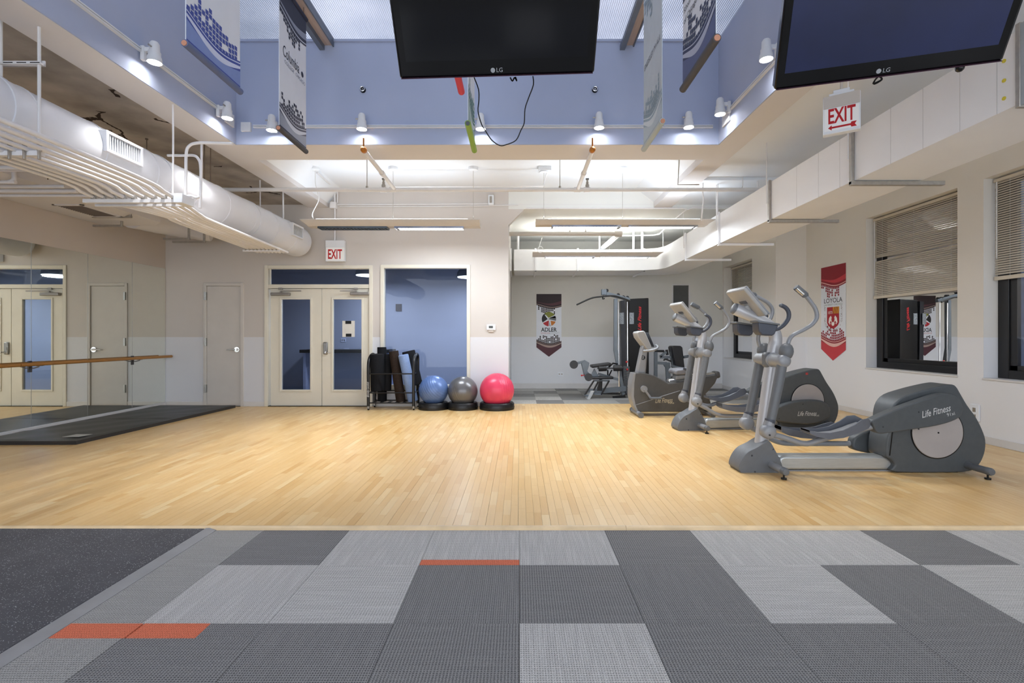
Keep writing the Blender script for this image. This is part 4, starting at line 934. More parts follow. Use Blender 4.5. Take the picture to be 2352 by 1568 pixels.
ob('cord_clump', MB().tube(spl([P(1172, 178, 2.75), P(1177, 186, 2.75), P(1182, 178, 2.75), P(1187, 186, 2.75), P(1184, 177, 2.75)], 5), .004, 6), M_black, tv1)
ob('hanging_cable', MB().tube(spl([P(u, v, 2.8) for u, v in [(1089, 178), (1099, 205), (1100, 230), (1098, 255), (1106, 285), (1116, 302), (1130, 322), (1148, 334), (1163, 332), (1185, 322), (1196, 300), (1204, 282), (1206, 250), (1214, 225), (1225, 195), (1224, 175)]], 4), .0032, 6), M_black, label='thin black cable looping below the middle television', cat='cable')

# ================================================================== banners
rb = random.Random(5)
M_bw = mat('white_banner_cloth', '#dfe3ea', .7, var=.03, scale=4); M_bw2 = mat('pale_grey_banner_cloth', '#c3ccd2', .7, var=.03)
M_rod = mat('banner_rod_end', '#c98f72', .6)
class Frame:
    def __init__(s, o, ex, ez, n): s.o, s.ex, s.ez, s.n = Vector(o), Vector(ex).normalized(), Vector(ez).normalized(), Vector(n).normalized()
    def __call__(s, a, b, d=0): return s.o + s.ex * a + s.ez * b + s.n * d
def flat(fr, polys, d):
    m = MB()
    for pl in polys: m.add([fr(a, b, d) for a, b in pl], [tuple(range(len(pl)))])
    return m
def wave(w, y0, amp, ph, y_edge, n=24):
    top_ = [(w * i / n, y0 + amp * math.sin(ph + i / n * 4.2) - amp * .5 * i / n) for i in range(n + 1)]
    return top_ + [(w, y_edge), (0, y_edge)]
def band(w, y0, amp, ph, th, n=24):
    f = lambda i: y0 + amp * math.sin(ph + i / n * 4.2) - amp * .5 * i / n
    return [(w * i / n, f(i)) for i in range(n + 1)] + [(w * i / n, f(i) - th * (.35 + .65 * math.sin(PI * i / n))) for i in range(n, -1, -1)]
def squares(w, y0, s, up, cols, rng, fullw=1.0):
    out = []; k = int(w * fullw / s)
    for c in range(k):
        hgt = max(0, int(cols * (.35 + .65 * math.sin(c / k * PI * .9 + rng.uniform(-.3, .5))) + rng.choice((-1, 0, 0, 1))))
        for r_ in range(hgt):
            if rng.random() < .13 and r_: continue
            x_ = c * s + s * .08; y_ = (y0(c / k) if callable(y0) else y0) + up * (r_ * s)
            out.append([(x_, y_), (x_ + s * .82, y_), (x_ + s * .82, y_ + s * .82), (x_, y_ + s * .82)])
    return out
PAL = {}
def pm(hx):
    if hx not in PAL: PAL[hx] = mat('print_' + hx.strip('#'), hx, .6, var=.03)
    return PAL[hx]
def design(t, fr, w, h, dark, mid, light, seed, topz=None, rough_top=True, tip=None, yk=.15):
    rng = random.Random(seed)
    yb = yk * h
    low = [(0, 0.0), (w, 0.0)] if tip is None else [(0, tip), (w / 2, 0), (w, tip)]
    f = lambda i, n=24: yb + .035 * h * math.sin(.6 - i / n * 4.0)
    polys = [[(w * i / 24, f(i)) for i in range(24, -1, -1)] + low]
    ob('print_wave', flat(fr, polys, .0016), pm(dark), t)
    ob('print_wave', flat(fr, [[(w * i / 24, f(i) - .03 * h) for i in range(25)] + [(w * i / 24, f(i) - .045 * h - .02 * h * math.sin(PI * i / 24)) for i in range(24, -1, -1)], [(w * i / 24, f(i) - .01 * h) for i in range(25)] + [(w * i / 24, f(i) - .016 * h) for i in range(24, -1, -1)]], .0024), pm(light), t)
    inner = [(w * i / 24, f(i) - .06 * h) for i in range(24, -1, -1)]
    ob('print_wave', flat(fr, [inner + ([(0, .012 * h), (w, .012 * h)] if tip is None else [(0, tip), (w / 2, 0.0), (w, tip)])], .0021), pm(mid), t)
    ob('print_squares', flat(fr, squares(w * .97, lambda q: yb - .01 * h + .035 * h * math.sin(.6 - q * 4.0), w / 16, 1, 6, rng), .002), pm(dark), t, kind='stuff')
    if rough_top:
        yt = .80 * h; g = lambda i, n=24: yt + .03 * h * math.sin(2.2 + i / n * 4.0)
        ob('print_wave', flat(fr, [[(w * i / 24, g(i)) for i in range(25)] + [(w, h), (0, h)]], .0016), pm(dark), t)
        ob('print_wave', flat(fr, [[(w * i / 24, g(i) + .045 * h) for i in range(25)] + [(w * i / 24, g(i) + .075 * h - .02 * h * math.cos(PI * i / 24)) for i in range(24, -1, -1)]], .0022), pm(mid), t)
        ob('print_wave', flat(fr, [[(w * i / 24, g(i) + .012 * h) for i in range(25)] + [(w * i / 24, g(i) + .021 * h) for i in range(24, -1, -1)]], .0022), pm(light), t)
        ob('print_squares', flat(fr, squares(w * .8, lambda q: yt - .02 * h + .03 * h * math.sin(2.2 + q * 3.2), w / 16, -1, 5, rng), .002), pm(dark), t, kind='stuff')
def hang(x, yn, yf, zb, zt, side, dark, mid, light, label, cloth=M_bw, tube='#5d6b92', seed=1, top=True, rodc=M_rod):
    # cloth in the plane x = const; side +1 shows its face to +x (seen from the right), -1 to -x
    t = thing('hanging_banner', label, 'banner', (x, (yn + yf) / 2, zb), 0, 'banners hung in the light well'); w_ = yf - yn
    m = MB(); n = 14
    vs = []
    for i in range(n + 1):
        y_ = yn + w_ * i / n; vs += [(x + .004 * math.sin(i * 1.1), y_, zb + .02), (x + .003 * math.sin(i * 1.3), y_, zt)]
    m.add(vs, [(2 * i, 2 * i + 2, 2 * i + 3, 2 * i + 1) for i in range(n)])
    m2 = MB().add([v + Vector((side * -.004, 0, 0)) for v in m.v], m.f)
    ob('cloth', MB().box(x - .003, x + .003, yn, yf, zb + .03, zt), cloth, t)
    fr = Frame((x + side * .0032, yn if side > 0 else yf, zb + .045), (0, side, 0), (0, 0, 1), (side, 0, 0))
    design(t, fr, w_, zt - zb - .06, dark, mid, light, seed, rough_top=top)
    ob('bottom_sleeve', MB().tube([(x, yn - .012, zb + .022), (x, yf + .012, zb + .022)], .026, 14), pm(tube), t)
    ob('rod', MB().cyl((x, yn - .018, zb + .02), (x, yf + .018, zb + .02), .019, n=14), rodc, t)
    ob('top_sleeve', MB().cyl((x, yn - .012, zt), (x, yf + .012, zt), .024, n=14), pm(dark), t)
    ob('hanger_wire', MB().cyl((x, yn + .05, zt), (x, yn + .05, 4.94), .002, n=5).cyl((x, yf - .05, zt), (x, yf - .05, 4.94), .002, n=5), M_black, t)
    return t, fr, w_, zt - zb - .06
zb1 = Z(108, 3.42)
hang(-2.31, 3.42, 4.08, zb1, 4.75, 1, '#3f4f9e', '#7c8fc4', '#ccd3ea', 'white banner with blue waves and squares at the upper left', seed=3)
zb2 = Z(352, 5.4)
t, fr, w_, h_ = hang(-2.335, 4.80, 5.40, zb2, 4.76, 1, '#23263c', '#8d93a3', '#c9cdd6', 'white banner with grey waves reading Columbia College Chicago', tube='#3c3d44', seed=4)
ob('lettering', merge(text_mb('Columbia', .125, fr(w_ * .42, h_ * .56, .002), fr.ex, fr.ez, .0005, fit=(w_ * .6, .11)), MB().add([fr(w_ * .84 + .03 * math.cos(k * PI / 6), h_ * .545 + .03 * math.sin(k * PI / 6), .002) for k in range(12)], [tuple(range(12))])), pm('#2d3040'), t)
ob('lettering', text_mb('COLLEGE  CHICAGO', .05, fr(w_ * .56, h_ * .49, .002), fr.ex, fr.ez, .0005), pm('#7d8496'), t)
hang(-.44, 4.22, 4.82, Z(350, 4.82), 4.76, 1, '#4d7f79', '#9fb8b4', '#cfdad8', 'narrow pale banner seen edge on with a lime green tube', tube='#8fb245', seed=6, rodc=pm('#5a5f62'), cloth=M_bw)
hang(-.455, 3.25, 3.87, Z(216, 3.87), 4.7, 1, '#c93a4c', '#d9566a', '#e8a0aa', 'banner with a red tube mostly hidden behind the middle television', tube='#dd3f50', seed=7, rodc=pm('#dd3f50'))
t, fr, w_, h_ = hang(1.188, 4.11, 4.71, Z(347, 4.71), 4.74, -1, '#93a6b2', '#bac6cc', '#d5dde0', 'very pale grey green banner with faint lettering', cloth=M_bw2, tube='#b4c0c4', seed=8)
ob('lettering', text_mb('ENDSLEY M ALL', .075, fr(w_ * .5, h_ * .44, .002), fr.ex, fr.ez, .0005), pm('#6d747e'), t)
t, fr, w_, h_ = hang(1.195, 3.0, 3.6, Z(210, 3.6), 4.7, -1, '#2d3657', '#565f86', '#aeb4c8', 'white banner with dark navy waves and school lettering at the upper right', tube='#4c4a4e', seed=9, top=False)
hh = .72
ob('lettering', merge(text_mb('School of the Art Institute', .06, fr(w_ * .04, hh - .20, .002), fr.ex, fr.ez, .0005, align='LEFT', sx=.8), text_mb('of Chicago', .06, fr(w_ * .04, hh - .28, .002), fr.ex, fr.ez, .0005, align='LEFT')), pm('#3a3f4c'), t)
ob('crest_block', flat(fr, [[(0, hh - .13), (w_ * .55, hh - .13), (w_ * .55, hh + .25), (0, hh + .25)]], .0015), pm('#4a4e60'), t)
ob('lettering', text_mb('SAIC', .26, fr(w_ * .02, hh + .02, .002), fr.ex, fr.ez, .001, align='LEFT', sx=.6), pm('#c9cdd4'), t)

# ================================================================== vinyl banners on the walls
def wallbanner(fr, w_, h_, tip, label, dark, mid, light, seed):
    t = thing('wall_banner', label, 'banner', tuple(fr(w_ / 2, 0)), 0, 'pointed vinyl banners on the walls')
    ob('sheet', MB().prism([fr(0, tip), fr(w_ / 2, 0), fr(w_, tip), fr(w_, h_), fr(0, h_)], fr.n * .0012), M_bw, t)
    design(t, Frame(fr(0, 0, .0), fr.ex, fr.ez, fr.n), w_, h_, dark, mid, light, seed, tip=tip, yk=.245)
    return t
x0, x1 = X(1232, YA), X(1289.5, YA)
fr = Frame((x0, YA - .004, Z(819, YA)), (1, 0, 0), (0, 0, 1), (0, -1, 0)); w_ = x1 - x0; h_ = Z(675, YA) - Z(819, YA)
t = wallbanner(fr, w_, h_, h_ * .15, 'pointed dark maroon and white banner lettered ADLER SCHOOL on the alcove wall', '#241318', '#4e2630', '#a58d84', 12)
cx, cz, rr = w_ * .5, h_ * .60, w_ * .285
def sector(a0, a1, r0=0, n=10, off=(0, 0)): return [(cx + off[0], cz + off[1])] + [(cx + rr * math.cos(R(a0 + (a1 - a0) * i / n)), cz + rr * math.sin(R(a0 + (a1 - a0) * i / n))) for i in range(n + 1)]
for a0, a1, hx, of in ((35, 128, '#7f8430', (-.01, .03)), (134, 208, '#17161a', (-.03, .0)), (214, 268, '#b0202c', (.0, -.03)), (276, 282, '#17161a', (.01, -.05)), (290, 340, '#c4751f', (.04, -.04)), (346, 386, '#6c6d70', (-.03, .0)), (8, 28, '#17161a', (.0, .03))):
    ob('emblem_segment', flat(fr, [sector(a0, a1, off=of)], .0024), pm(hx), t)
ob('lettering', text_mb('ADLER', .165, fr(cx, h_ * .432, .002), fr.ex, fr.ez, .0004, bold=.018, fit=(w_ * .63, h_ * .066)), pm('#17161a'), t)
ob('lettering', text_mb('SCHOOL', .075, fr(w_ * .365, h_ * .377, .002), fr.ex, fr.ez, .0004, fit=(w_ * .37, h_ * .03)), pm('#c07a7e'), t)
ob('lettering', merge(text_mb('OF PROFESSIONAL', .03, fr(w_ * .72, h_ * .383, .002), fr.ex, fr.ez, .0004), text_mb('PSYCHOLOGY', .03, fr(w_ * .69, h_ * .365, .002), fr.ex, fr.ez, .0004)), pm('#a9adb2'), t)
y0, y1 = 5.555 * F / (1886 - U0), 5.555 * F / (1943 - U0)
fr = Frame((XR - .004, y0, .868), (0, -1, 0), (0, 0, 1), (-1, 0, 0)); w_ = y0 - y1; h_ = 2.552 - .868
t = wallbanner(fr, w_, h_, .20, 'pointed red and white banner lettered LOYOLA with a shield on the window wall', '#8e1c2c', '#c23a44', '#e6b9b0', 21)
ob('lettering', text_mb('LOYOLA', .15, fr(w_ * .5, h_ * .635, .002), fr.ex, fr.ez, .0004, bold=.006, fit=(w_ * .74, h_ * .05)), pm('#45434a'), t)
ob('lettering', text_mb('UNIVERSITY CHICAGO', .052, fr(w_ * .5, h_ * .59, .002), fr.ex, fr.ez, .0004, fit=(w_ * .74, h_ * .018)), pm('#7f8f86'), t)
sx_, sz0, sz1, hw = w_ * .5, h_ * .335, h_ * .565, w_ * .245
sh = [(sx_ - hw, sz1), (sx_ + hw, sz1), (sx_ + hw, sz0 + .11), (sx_ + hw * .8, sz0 + .06), (sx_ + hw * .4, sz0 + .02), (sx_, sz0), (sx_ - hw * .4, sz0 + .02), (sx_ - hw * .8, sz0 + .06), (sx_ - hw, sz0 + .11)]
ob('shield', flat(fr, [sh], .0024), pm('#a81d2b'), t)
ob('shield_quarter', flat(fr, [[(sx_, sz1), (sx_ + hw, sz1), (sx_ + hw, sz1 - .12), (sx_, sz1 - .12)]], .0028), pm('#dd9a2a'), t)
st_ = []
for k in range(4): st_.append([(sx_ + .005 + k * hw / 4, sz1 - .12), (sx_ + .022 + k * hw / 4, sz1 - .12), (sx_ + min(hw, .06 + k * hw / 4), sz1 - .005), (sx_ + min(hw, .043 + k * hw / 4), sz1 - .005)])
ob('shield_stripes', flat(fr, st_, .0032), pm('#7c2023'), t)
ob('lettering', text_mb('1870', .075, fr(sx_ - hw * .48, sz1 - .10, .003), fr.ex, fr.ez, .0004, sx=.9), pm('#e8e0dc'), t)
blob = lambda s: [(sx_ + s * p, sz0 + q) for p, q in ((.02, .10), (.045, .17), (.035, .2), (.06, .235), (.085, .215), (.11, .19), (.12, .14), (.13, .10), (.105, .115), (.10, .08), (.07, .085), (.085, .12), (.06, .14))]
pot = [(sx_ - .035, sz0 + .12), (sx_ + .035, sz0 + .12), (sx_ + .045, sz0 + .09), (sx_ + .025, sz0 + .055), (sx_ - .025, sz0 + .055), (sx_ - .045, sz0 + .09)]
ob('shield_figures', flat(fr, [blob(1), blob(-1), pot], .003), pm('#ece6e2'), t)
ring = MB(); S_ = 'AD • MAIOREM • DEI • GLORIAM'
pathp = [(-.235, .20), (-.235, -.03)] + [(.235 * math.cos(R(a)), -.04 + .20 * math.sin(R(a))) for a in range(190, 351, 10)] + [(.235, -.03), (.235, .20)]
pathp = [Vector((sx_ + a, h_ * .47 + b - .02, 0)) for a, b in pathp]
seg = [(pathp[i + 1] - pathp[i]).length for i in range(len(pathp) - 1)]; tot = sum(seg)
for k, ch in enumerate(S_):
    if ch == ' ': continue
    d = tot * (k + .5) / len(S_); i = 0
    while d > seg[i]: d -= seg[i]; i += 1
    p = pathp[i].lerp(pathp[i + 1], d / seg[i]); tg = (pathp[i + 1] - pathp[i]).normalized()
    e1 = fr.ex * tg.x + fr.ez * tg.y; e2 = -fr.ex * tg.y + fr.ez * tg.x
    q = text_mb(ch, .062, fr(p.x, p.y, .002), e1, e2, .0004); ring.add(q.v, q.f)
ob('lettering', ring, pm('#857c80'), t)

# ================================================================== exit signs
def exit_sign(fr, w_, h_, d_, label, arrow, cap):
    t = thing('exit_sign', label, 'sign', tuple(fr(w_ / 2, 0)), 0, 'exit signs')
    bxm = lambda a0, a1, b0, b1, c0, c1: MB().add([fr(a, b, c) for a, b, c in ((a0, b0, c0), (a1, b0, c0), (a1, b0, c1), (a0, b0, c1), (a0, b1, c0), (a1, b1, c0), (a1, b1, c1), (a0, b1, c1))], [(0, 3, 2, 1), (4, 5, 6, 7), (0, 1, 5, 4), (1, 2, 6, 5), (2, 3, 7, 6), (3, 0, 4, 7)])
    ob('housing', bxm(0, w_, 0, h_, -d_, 0), M_white, t, bevel=.006)
    ob('top_cap', bxm(.004, w_ - .004, h_ * .68, h_, 0, .006), M_fix if arrow else M_white, t)
    f_ = ob('face', bxm(.012, w_ - .012, .025, h_ * .66, 0, .003), M_signlit, t)
    sz = h_ * .66
    ob('lettering', text_mb('EXIT', .2, fr(w_ * .51, .025 + h_ * .635 * (.60 if arrow else .44), .004), fr.ex, fr.ez, .0006, bold=.022, fit=(w_ * .72, h_ * .40) if arrow else (w_ * .74, h_ * .46)), M_red, t, label='red EXIT letters')
    if arrow:
        za = .025 + .075 * h_
        pl = [[(w_ * .14, za), (w_ * .24, za + .022), (w_ * .24, za + .008), (w_ * .74, za + .008), (w_ * .76, za + .022), (w_ * .9, za + .022), (w_ * .85, za), (w_ * .9, za - .022), (w_ * .76, za - .022), (w_ * .74, za - .008), (w_ * .24, za - .008), (w_ * .24, za - .022)]]
        ob('arrow', flat(fr, pl, .0045), M_red, t, label='red arrow')
    return t
c = P(1890, 311, 4.28); r_ = P(1977, 295, 4.13)
ex = Vector((r_.x - c.x, r_.y - c.y, 0)); w_ = ex.length; ex.normalize()
fr = Frame(c, ex, (0, 0, 1), Vector((ex.y, -ex.x, 0)))
h_ = Z(216, 4.2) - Z(303, 4.2)
t = exit_sign(fr, w_, h_, .07, 'ceiling hung exit sign with red letters and a left arrow', True, True)
m = fr(w_ * .5, h_, -.035)
ob('canopy', MB().obox(m + Vector((0, 0, .012)), (.18, .07, .02), Matrix((fr.ex, -fr.n, fr.ez)).transposed()).obox(m + Vector((0, 0, .035)), (.12, .05, .03), Matrix((fr.ex, -fr.n, fr.ez)).transposed()), M_white, t, bevel=.004)
ob('stem', MB().cyl(m + Vector((0, 0, .04)), (m.x, m.y, 3.70 if m.x > XB1 else ZS), .012, n=10), M_fix, t)
a = P(747.5, 600, 8.93); b = P(791, 552, 8.93)
exit_sign(Frame(a, (1, 0, 0), (0, 0, 1), (0, -1, 0)), b.x - a.x, b.z - a.z, .08, 'exit sign with red letters on the back wall above the double doors', False, False)

# ================================================================== small wall devices
t = thing('thermostat', 'white thermostat on the back wall beside the alcove opening', 'thermostat', tuple(P(1128, 752, YB)))
q = P(1128, 752, YB)
ob('body', MB().box(q.x - .083, q.x + .083, YB - .03, YB, q.z - .05, q.z + .055), M_white, t, bevel=.018, seg=3)
ob('display', MB().box(q.x - .04, q.x + .035, YB - .032, YB - .029, q.z - .012, q.z + .03), mat('thermostat_lcd', '#3d4240', .3), t)
ob('base_plate', MB().box(q.x - .05, q.x + .05, YB - .02, YB, q.z - .085, q.z - .05), M_fix, t, bevel=.01)  # grey plate below the thermostat body
t = thing('wall_outlet', 'white outlet plate under the dark pointed banner in the alcove', 'outlet', tuple(P(1288, 859, YA)))
q = P(1287.5, 859, YA)
ob('plate', MB().box(q.x - .07, q.x + .07, YA - .008, YA, q.z - .05, q.z + .05), M_white, t, bevel=.004)
for s in (-1, 1): ob('socket', MB().box(q.x + s * .03 - .017, q.x + s * .03 + .017, YA - .012, YA - .007, q.z - .015, q.z + .018), M_strut, t)
t = thing('wall_outlet', 'white outlet box on the window wall behind the near elliptical', 'outlet', (XR, 6.02, .27))
ob('plate', MB().box(XR - .02, XR, 5.96, 6.08, .27, .47), M_white, t, bevel=.004)
ob('socket', MB().box(XR - .023, XR - .019, 6.0, 6.04, .38, .43).box(XR - .023, XR - .019, 6.0, 6.04, .30, .35), M_strut, t)
for u, lb in ((834, 'small metal eye bolt on the blue wall, left of the middle television'), (1366, 'small metal eye bolt on the blue wall, right of the middle television')):
    t = thing('eye_bolt', lb, 'bolt', tuple(P(u, 207, yi)), 0, 'eye bolts on the blue wall'); q = P(u, 207, yi)
    ob('washer', MB().cyl(q + Vector((0, 0, 0)), q + Vector((0, -.012, 0)), .035, n=16), M_black, t)
    ob('eye', MB().tube([q + Vector((.026 * math.cos(a * PI / 8), -.035, .026 * math.sin(a * PI / 8))) for a in range(16)], .007, 8, closed=True).cyl(q, q + Vector((0, -.03, 0)), .01, n=8), M_chrome, t)
# ================================================================== roller rack
RY0, RY1 = 8.56, 8.93
rkx0, rkx1 = X(846, RY0), X(950, RY0)
rk = thing('roller_rack', 'black wheeled metal rack holding foam rollers before the double doors', 'rack', ((rkx0 + rkx1) / 2, 8.75, ZF))
for k, xx in enumerate((rkx0, rkx1)):
    ob('side_frame', MB().tube(spl([(xx, RY0, .09), (xx, RY0, .45), (xx, RY0, .78), (xx, RY0 + .05, .90), (xx, RY0 + .16, .965), (xx, RY1 - .08, .98), (xx, RY1 - .01, .93), (xx, RY1, .82), (xx, RY1, .45), (xx, RY1, .09)], 5), .026, 10), M_blackmetal, rk)
    ob('side_rail', MB().cyl((xx, RY0, .65), (xx, RY1, .65), .014, n=8).cyl((xx, RY0, .32), (xx, RY1, .32), .012, n=8), M_blackmetal, rk)
    for yy in (RY0, RY1):
        cs = ob('caster', MB().cyl((xx, yy, .05), (xx, yy, .09), .02, n=10).box(xx - .022, xx + .022, yy - .006, yy + .03, .045, .075), M_steel, rk)
        ob('wheel', MB().cyl((xx - .012, yy + .012, ZF + .026), (xx + .012, yy + .012, ZF + .026), .026, n=16), M_black, cs)
for yy in (RY0, RY1):
    for z_ in (.65, .32, .145): ob('cross_bar', MB().cyl((rkx0, yy, z_), (rkx1, yy, z_), .011, n=8), M_blackmetal, rk)
for i in range(6):
    xx = rkx0 + .06 + (rkx1 - rkx0 - .12) * i / 5; ob('shelf_slat', MB().box(xx - .02, xx + .02, RY0, RY1, .135, .145), M_blackmetal, rk)
ob('lettering', text_mb('Body-Solid', .06, (rkx0, RY0 - .0268, .38), (0, 0, 1), (-1, 0, 0), .0006, shear=.2), mat('white_print', '#c9c9c9', .5), rk)
M_foam = mat('black_foam', '#131418', .85, var=.2, scale=60, bump=.3, bscale=200, spec=.2)
M_foamb = mat('blue_foam', '#7d93bb', .85, var=.08, scale=60, bump=.3, bscale=200, spec=.2)
M_foambr = mat('dark_brown_foam', '#2a201a', .85, var=.25, scale=50, bump=.3, bscale=200, spec=.2)
def roller(p0, p1, r_, m, label, hollow=False):
    p0, p1 = Vector(p0), Vector(p1); ax = (p1 - p0); L_ = ax.length
    prof = [(r_ * .9, 0), (r_, .01), (r_, L_ - .01), (r_ * .95, L_)]
    if hollow: prof += [(r_ * .72, L_), (r_ * .7, L_ - .25), (.01, L_ - .25)]
    else: prof += [(.02, L_)]
    ob('foam_roller', MB().lathe(prof, p0, ax, 24), m, label=label, cat='roller', group='foam rollers in the rack')
def rp(u, v, Y): return P(u, v, Y)
roller(rp(878, 921, 8.86), rp(877, 797, 8.87), .079, M_foam, 'tall upright black foam roller at the back of the rack')
roller(rp(868, 897, 8.72) , rp(866, 813, 8.68), .125, M_foam, 'wide black foam roller at the left of the rack')
roller(rp(889, 897, 8.79), rp(891, 813, 8.83), .075, M_foam, 'black foam roller between the wide one and the brown one')
roller(rp(921, 922, 8.74), rp(904, 806, 8.72), .083, M_foambr, 'dark brown foam roller leaning in the middle of the rack')
roller(rp(949, 921, 8.74), rp(926, 815, 8.66), .089, M_foamb, 'speckled blue foam roller leaning to the left')
roller(rp(956, 884, 8.86), rp(938, 806, 8.86), .115, M_foam, 'hollow black foam roller leaning at the right back', True)
# ================================================================== balls on rings
M_ring = mat('black_ring_plastic', '#0d0d10', .4, var=.1)
def gym_ball(u, v, r_, m, axis, label, blabel, off=0.0, lo=-.75, hi=.75):
    Y = 8.72; c = P(u, v, Y)
    prof = []; n = 160
    for i in range(n + 1):
        h_ = -math.cos(PI * i / n); q = math.sqrt(max(0, 1 - h_ * h_))
        k = r_ * (1 - (.010 * max(0, math.cos(i * 2 * PI / 8)) ** 3 if lo < h_ < hi else 0)); prof.append((q * k, h_ * k))
    ob('exercise_ball', MB().lathe(prof, c, axis, 48), m, label=label, cat='ball', group='exercise balls on ring bases', ang=60)
    rg = r_ * .985; zt = ZF + .125
    t = thing('ball_base', blabel, 'base', (c.x, Y, ZF), 0, 'black ring bases under the balls')
    rin = math.sqrt(max(.01, r_ ** 2 - (c.z - zt) ** 2)) + .004
    ob('ring', MB().lathe([(rin, 0), (rg + .004, 0), (rg + .008, .02), (rg + .004, .10), (rg - .012, .122), (rin + .02, .125), (rin, .118), (rin - .01, .06)], (c.x, Y, ZF), n=48), M_ring, t)
    ob('rib_band', MB().lathe([(rg + .004, .032), (rg + .0115, .036), (rg + .0115, .046), (rg + .004, .05)], (c.x, Y, ZF), n=48), M_ring, t)
    return c
M_bb = mat('metallic_blue_ball', '#5d78ad', .3, .15, var=.04); M_bg = mat('metallic_grey_ball', '#6d6d70', .28, .45, var=.04); M_bp = mat('pink_red_ball', '#d83f60', .32, .05, var=.04)
c = gym_ball(996, 895.5, .258, M_bb, (.75, -.35, .55), 'metallic blue ridged exercise ball, leftmost', 'black ring base under the blue ball')
gym_ball(1063, 898, .262, M_bg, (.8, -.3, .35), 'metallic grey ridged exercise ball between the blue and the pink', 'black ring base under the grey ball', lo=-.8, hi=.15)
gym_ball(1141.5, 896, .303, M_bp, (.9, .35, .05), 'large pink red ridged exercise ball, rightmost', 'black ring base under the pink ball', lo=-.1, hi=.75)

# ================================================================== ellipticals
M_ms = mat('silver_mast_paint', '#b9bbc0', .35, .25, var=.03); M_eg = mat('silver_grey_plastic', '#8a8d92', .42, .1, var=.04); M_ed = mat('charcoal_plastic', '#4a4f53', .48, var=.06, scale=20, bump=.08, bscale=250)
M_em = mat('mid_grey_plastic', '#63676c', .45, var=.05, scale=20); M_el = mat('pale_disc_grey', '#a6a1a0', .5, var=.05, scale=5); M_al = mat('brushed_aluminium_rail', '#b3b7b8', .32, .55, var=.08, stretch=(1, 20, 20))
M_pdl = mat('pedal_grey_plastic', '#5c6069', .45, var=.05); M_tray = mat('slate_tray_plastic', '#3f4450', .5, var=.06); M_cb = mat('console_beige_grey', '#a3a3a2', .5, var=.03); M_print = mat('pale_print', '#c4c6c8', .5)
EC = Vector((3.2, 4.75, ZF))
def E(u, v, t=0.0):
    Y = 4.75 - t; return Vector(((u - U0) / F * Y - EC.x, -t, H - (v - V0) / F * Y - EC.z))
def pr(pts, t0, t1):
    return MB().prism([E(u, v, t0) for u, v in pts], (0, t0 - t1, 0))
def mir(mb, s):
    if s < 0: mb.v = [Vector((p.x, -p.y, p.z)) for p in mb.v]
    return mb
def sm_(pts, k=3): return [(p.x, p.y) for p in spl([(u, v, 0) for u, v in pts], k, True)]
def rotmb(mb, c, ang):
    m = Matrix.Rotation(ang, 3, 'Y'); mb.v = [m @ (p - c) + c for p in mb.v]; return mb
def pedal_mb(st, tc, hw=.085):
    # st: (u, v_bottom, v_top) along the tray
    m = MB(); S = [(E(u, b, tc), E(u, tp, tc), k) for (u, b, tp, k) in st]; n = len(S)
    def ringp(off, zsel):
        out = []
        for sgn in (1, -1):
            it = S if sgn > 0 else S[::-1]
            for (b, tp, k) in it: out.append(Vector((b.x, b.y + sgn * (hw * k - off), zsel(b, tp))))
        return out
    o0 = ringp(0, lambda b, t_: b.z); o1 = ringp(0, lambda b, t_: t_.z); i1 = ringp(.012, lambda b, t_: t_.z); i0 = ringp(.012, lambda b, t_: b.z + .014)
    k = 2 * n; vs = o0 + o1 + i1 + i0; fs = []
    for a, b in ((0, 1), (1, 2), (2, 3)):
        for i in range(k): j = (i + 1) % k; fs.append((a * k + i, a * k + j, b * k + j, b * k + i))
    for i in range(n - 1):
        fs.append((i, i + 1, k - 2 - i, k - 1 - i)); fs.append((3 * k + i, 3 * k + i + 1, 3 * k + k - 2 - i, 3 * k + k - 1 - i))
    return m.add(vs, fs)
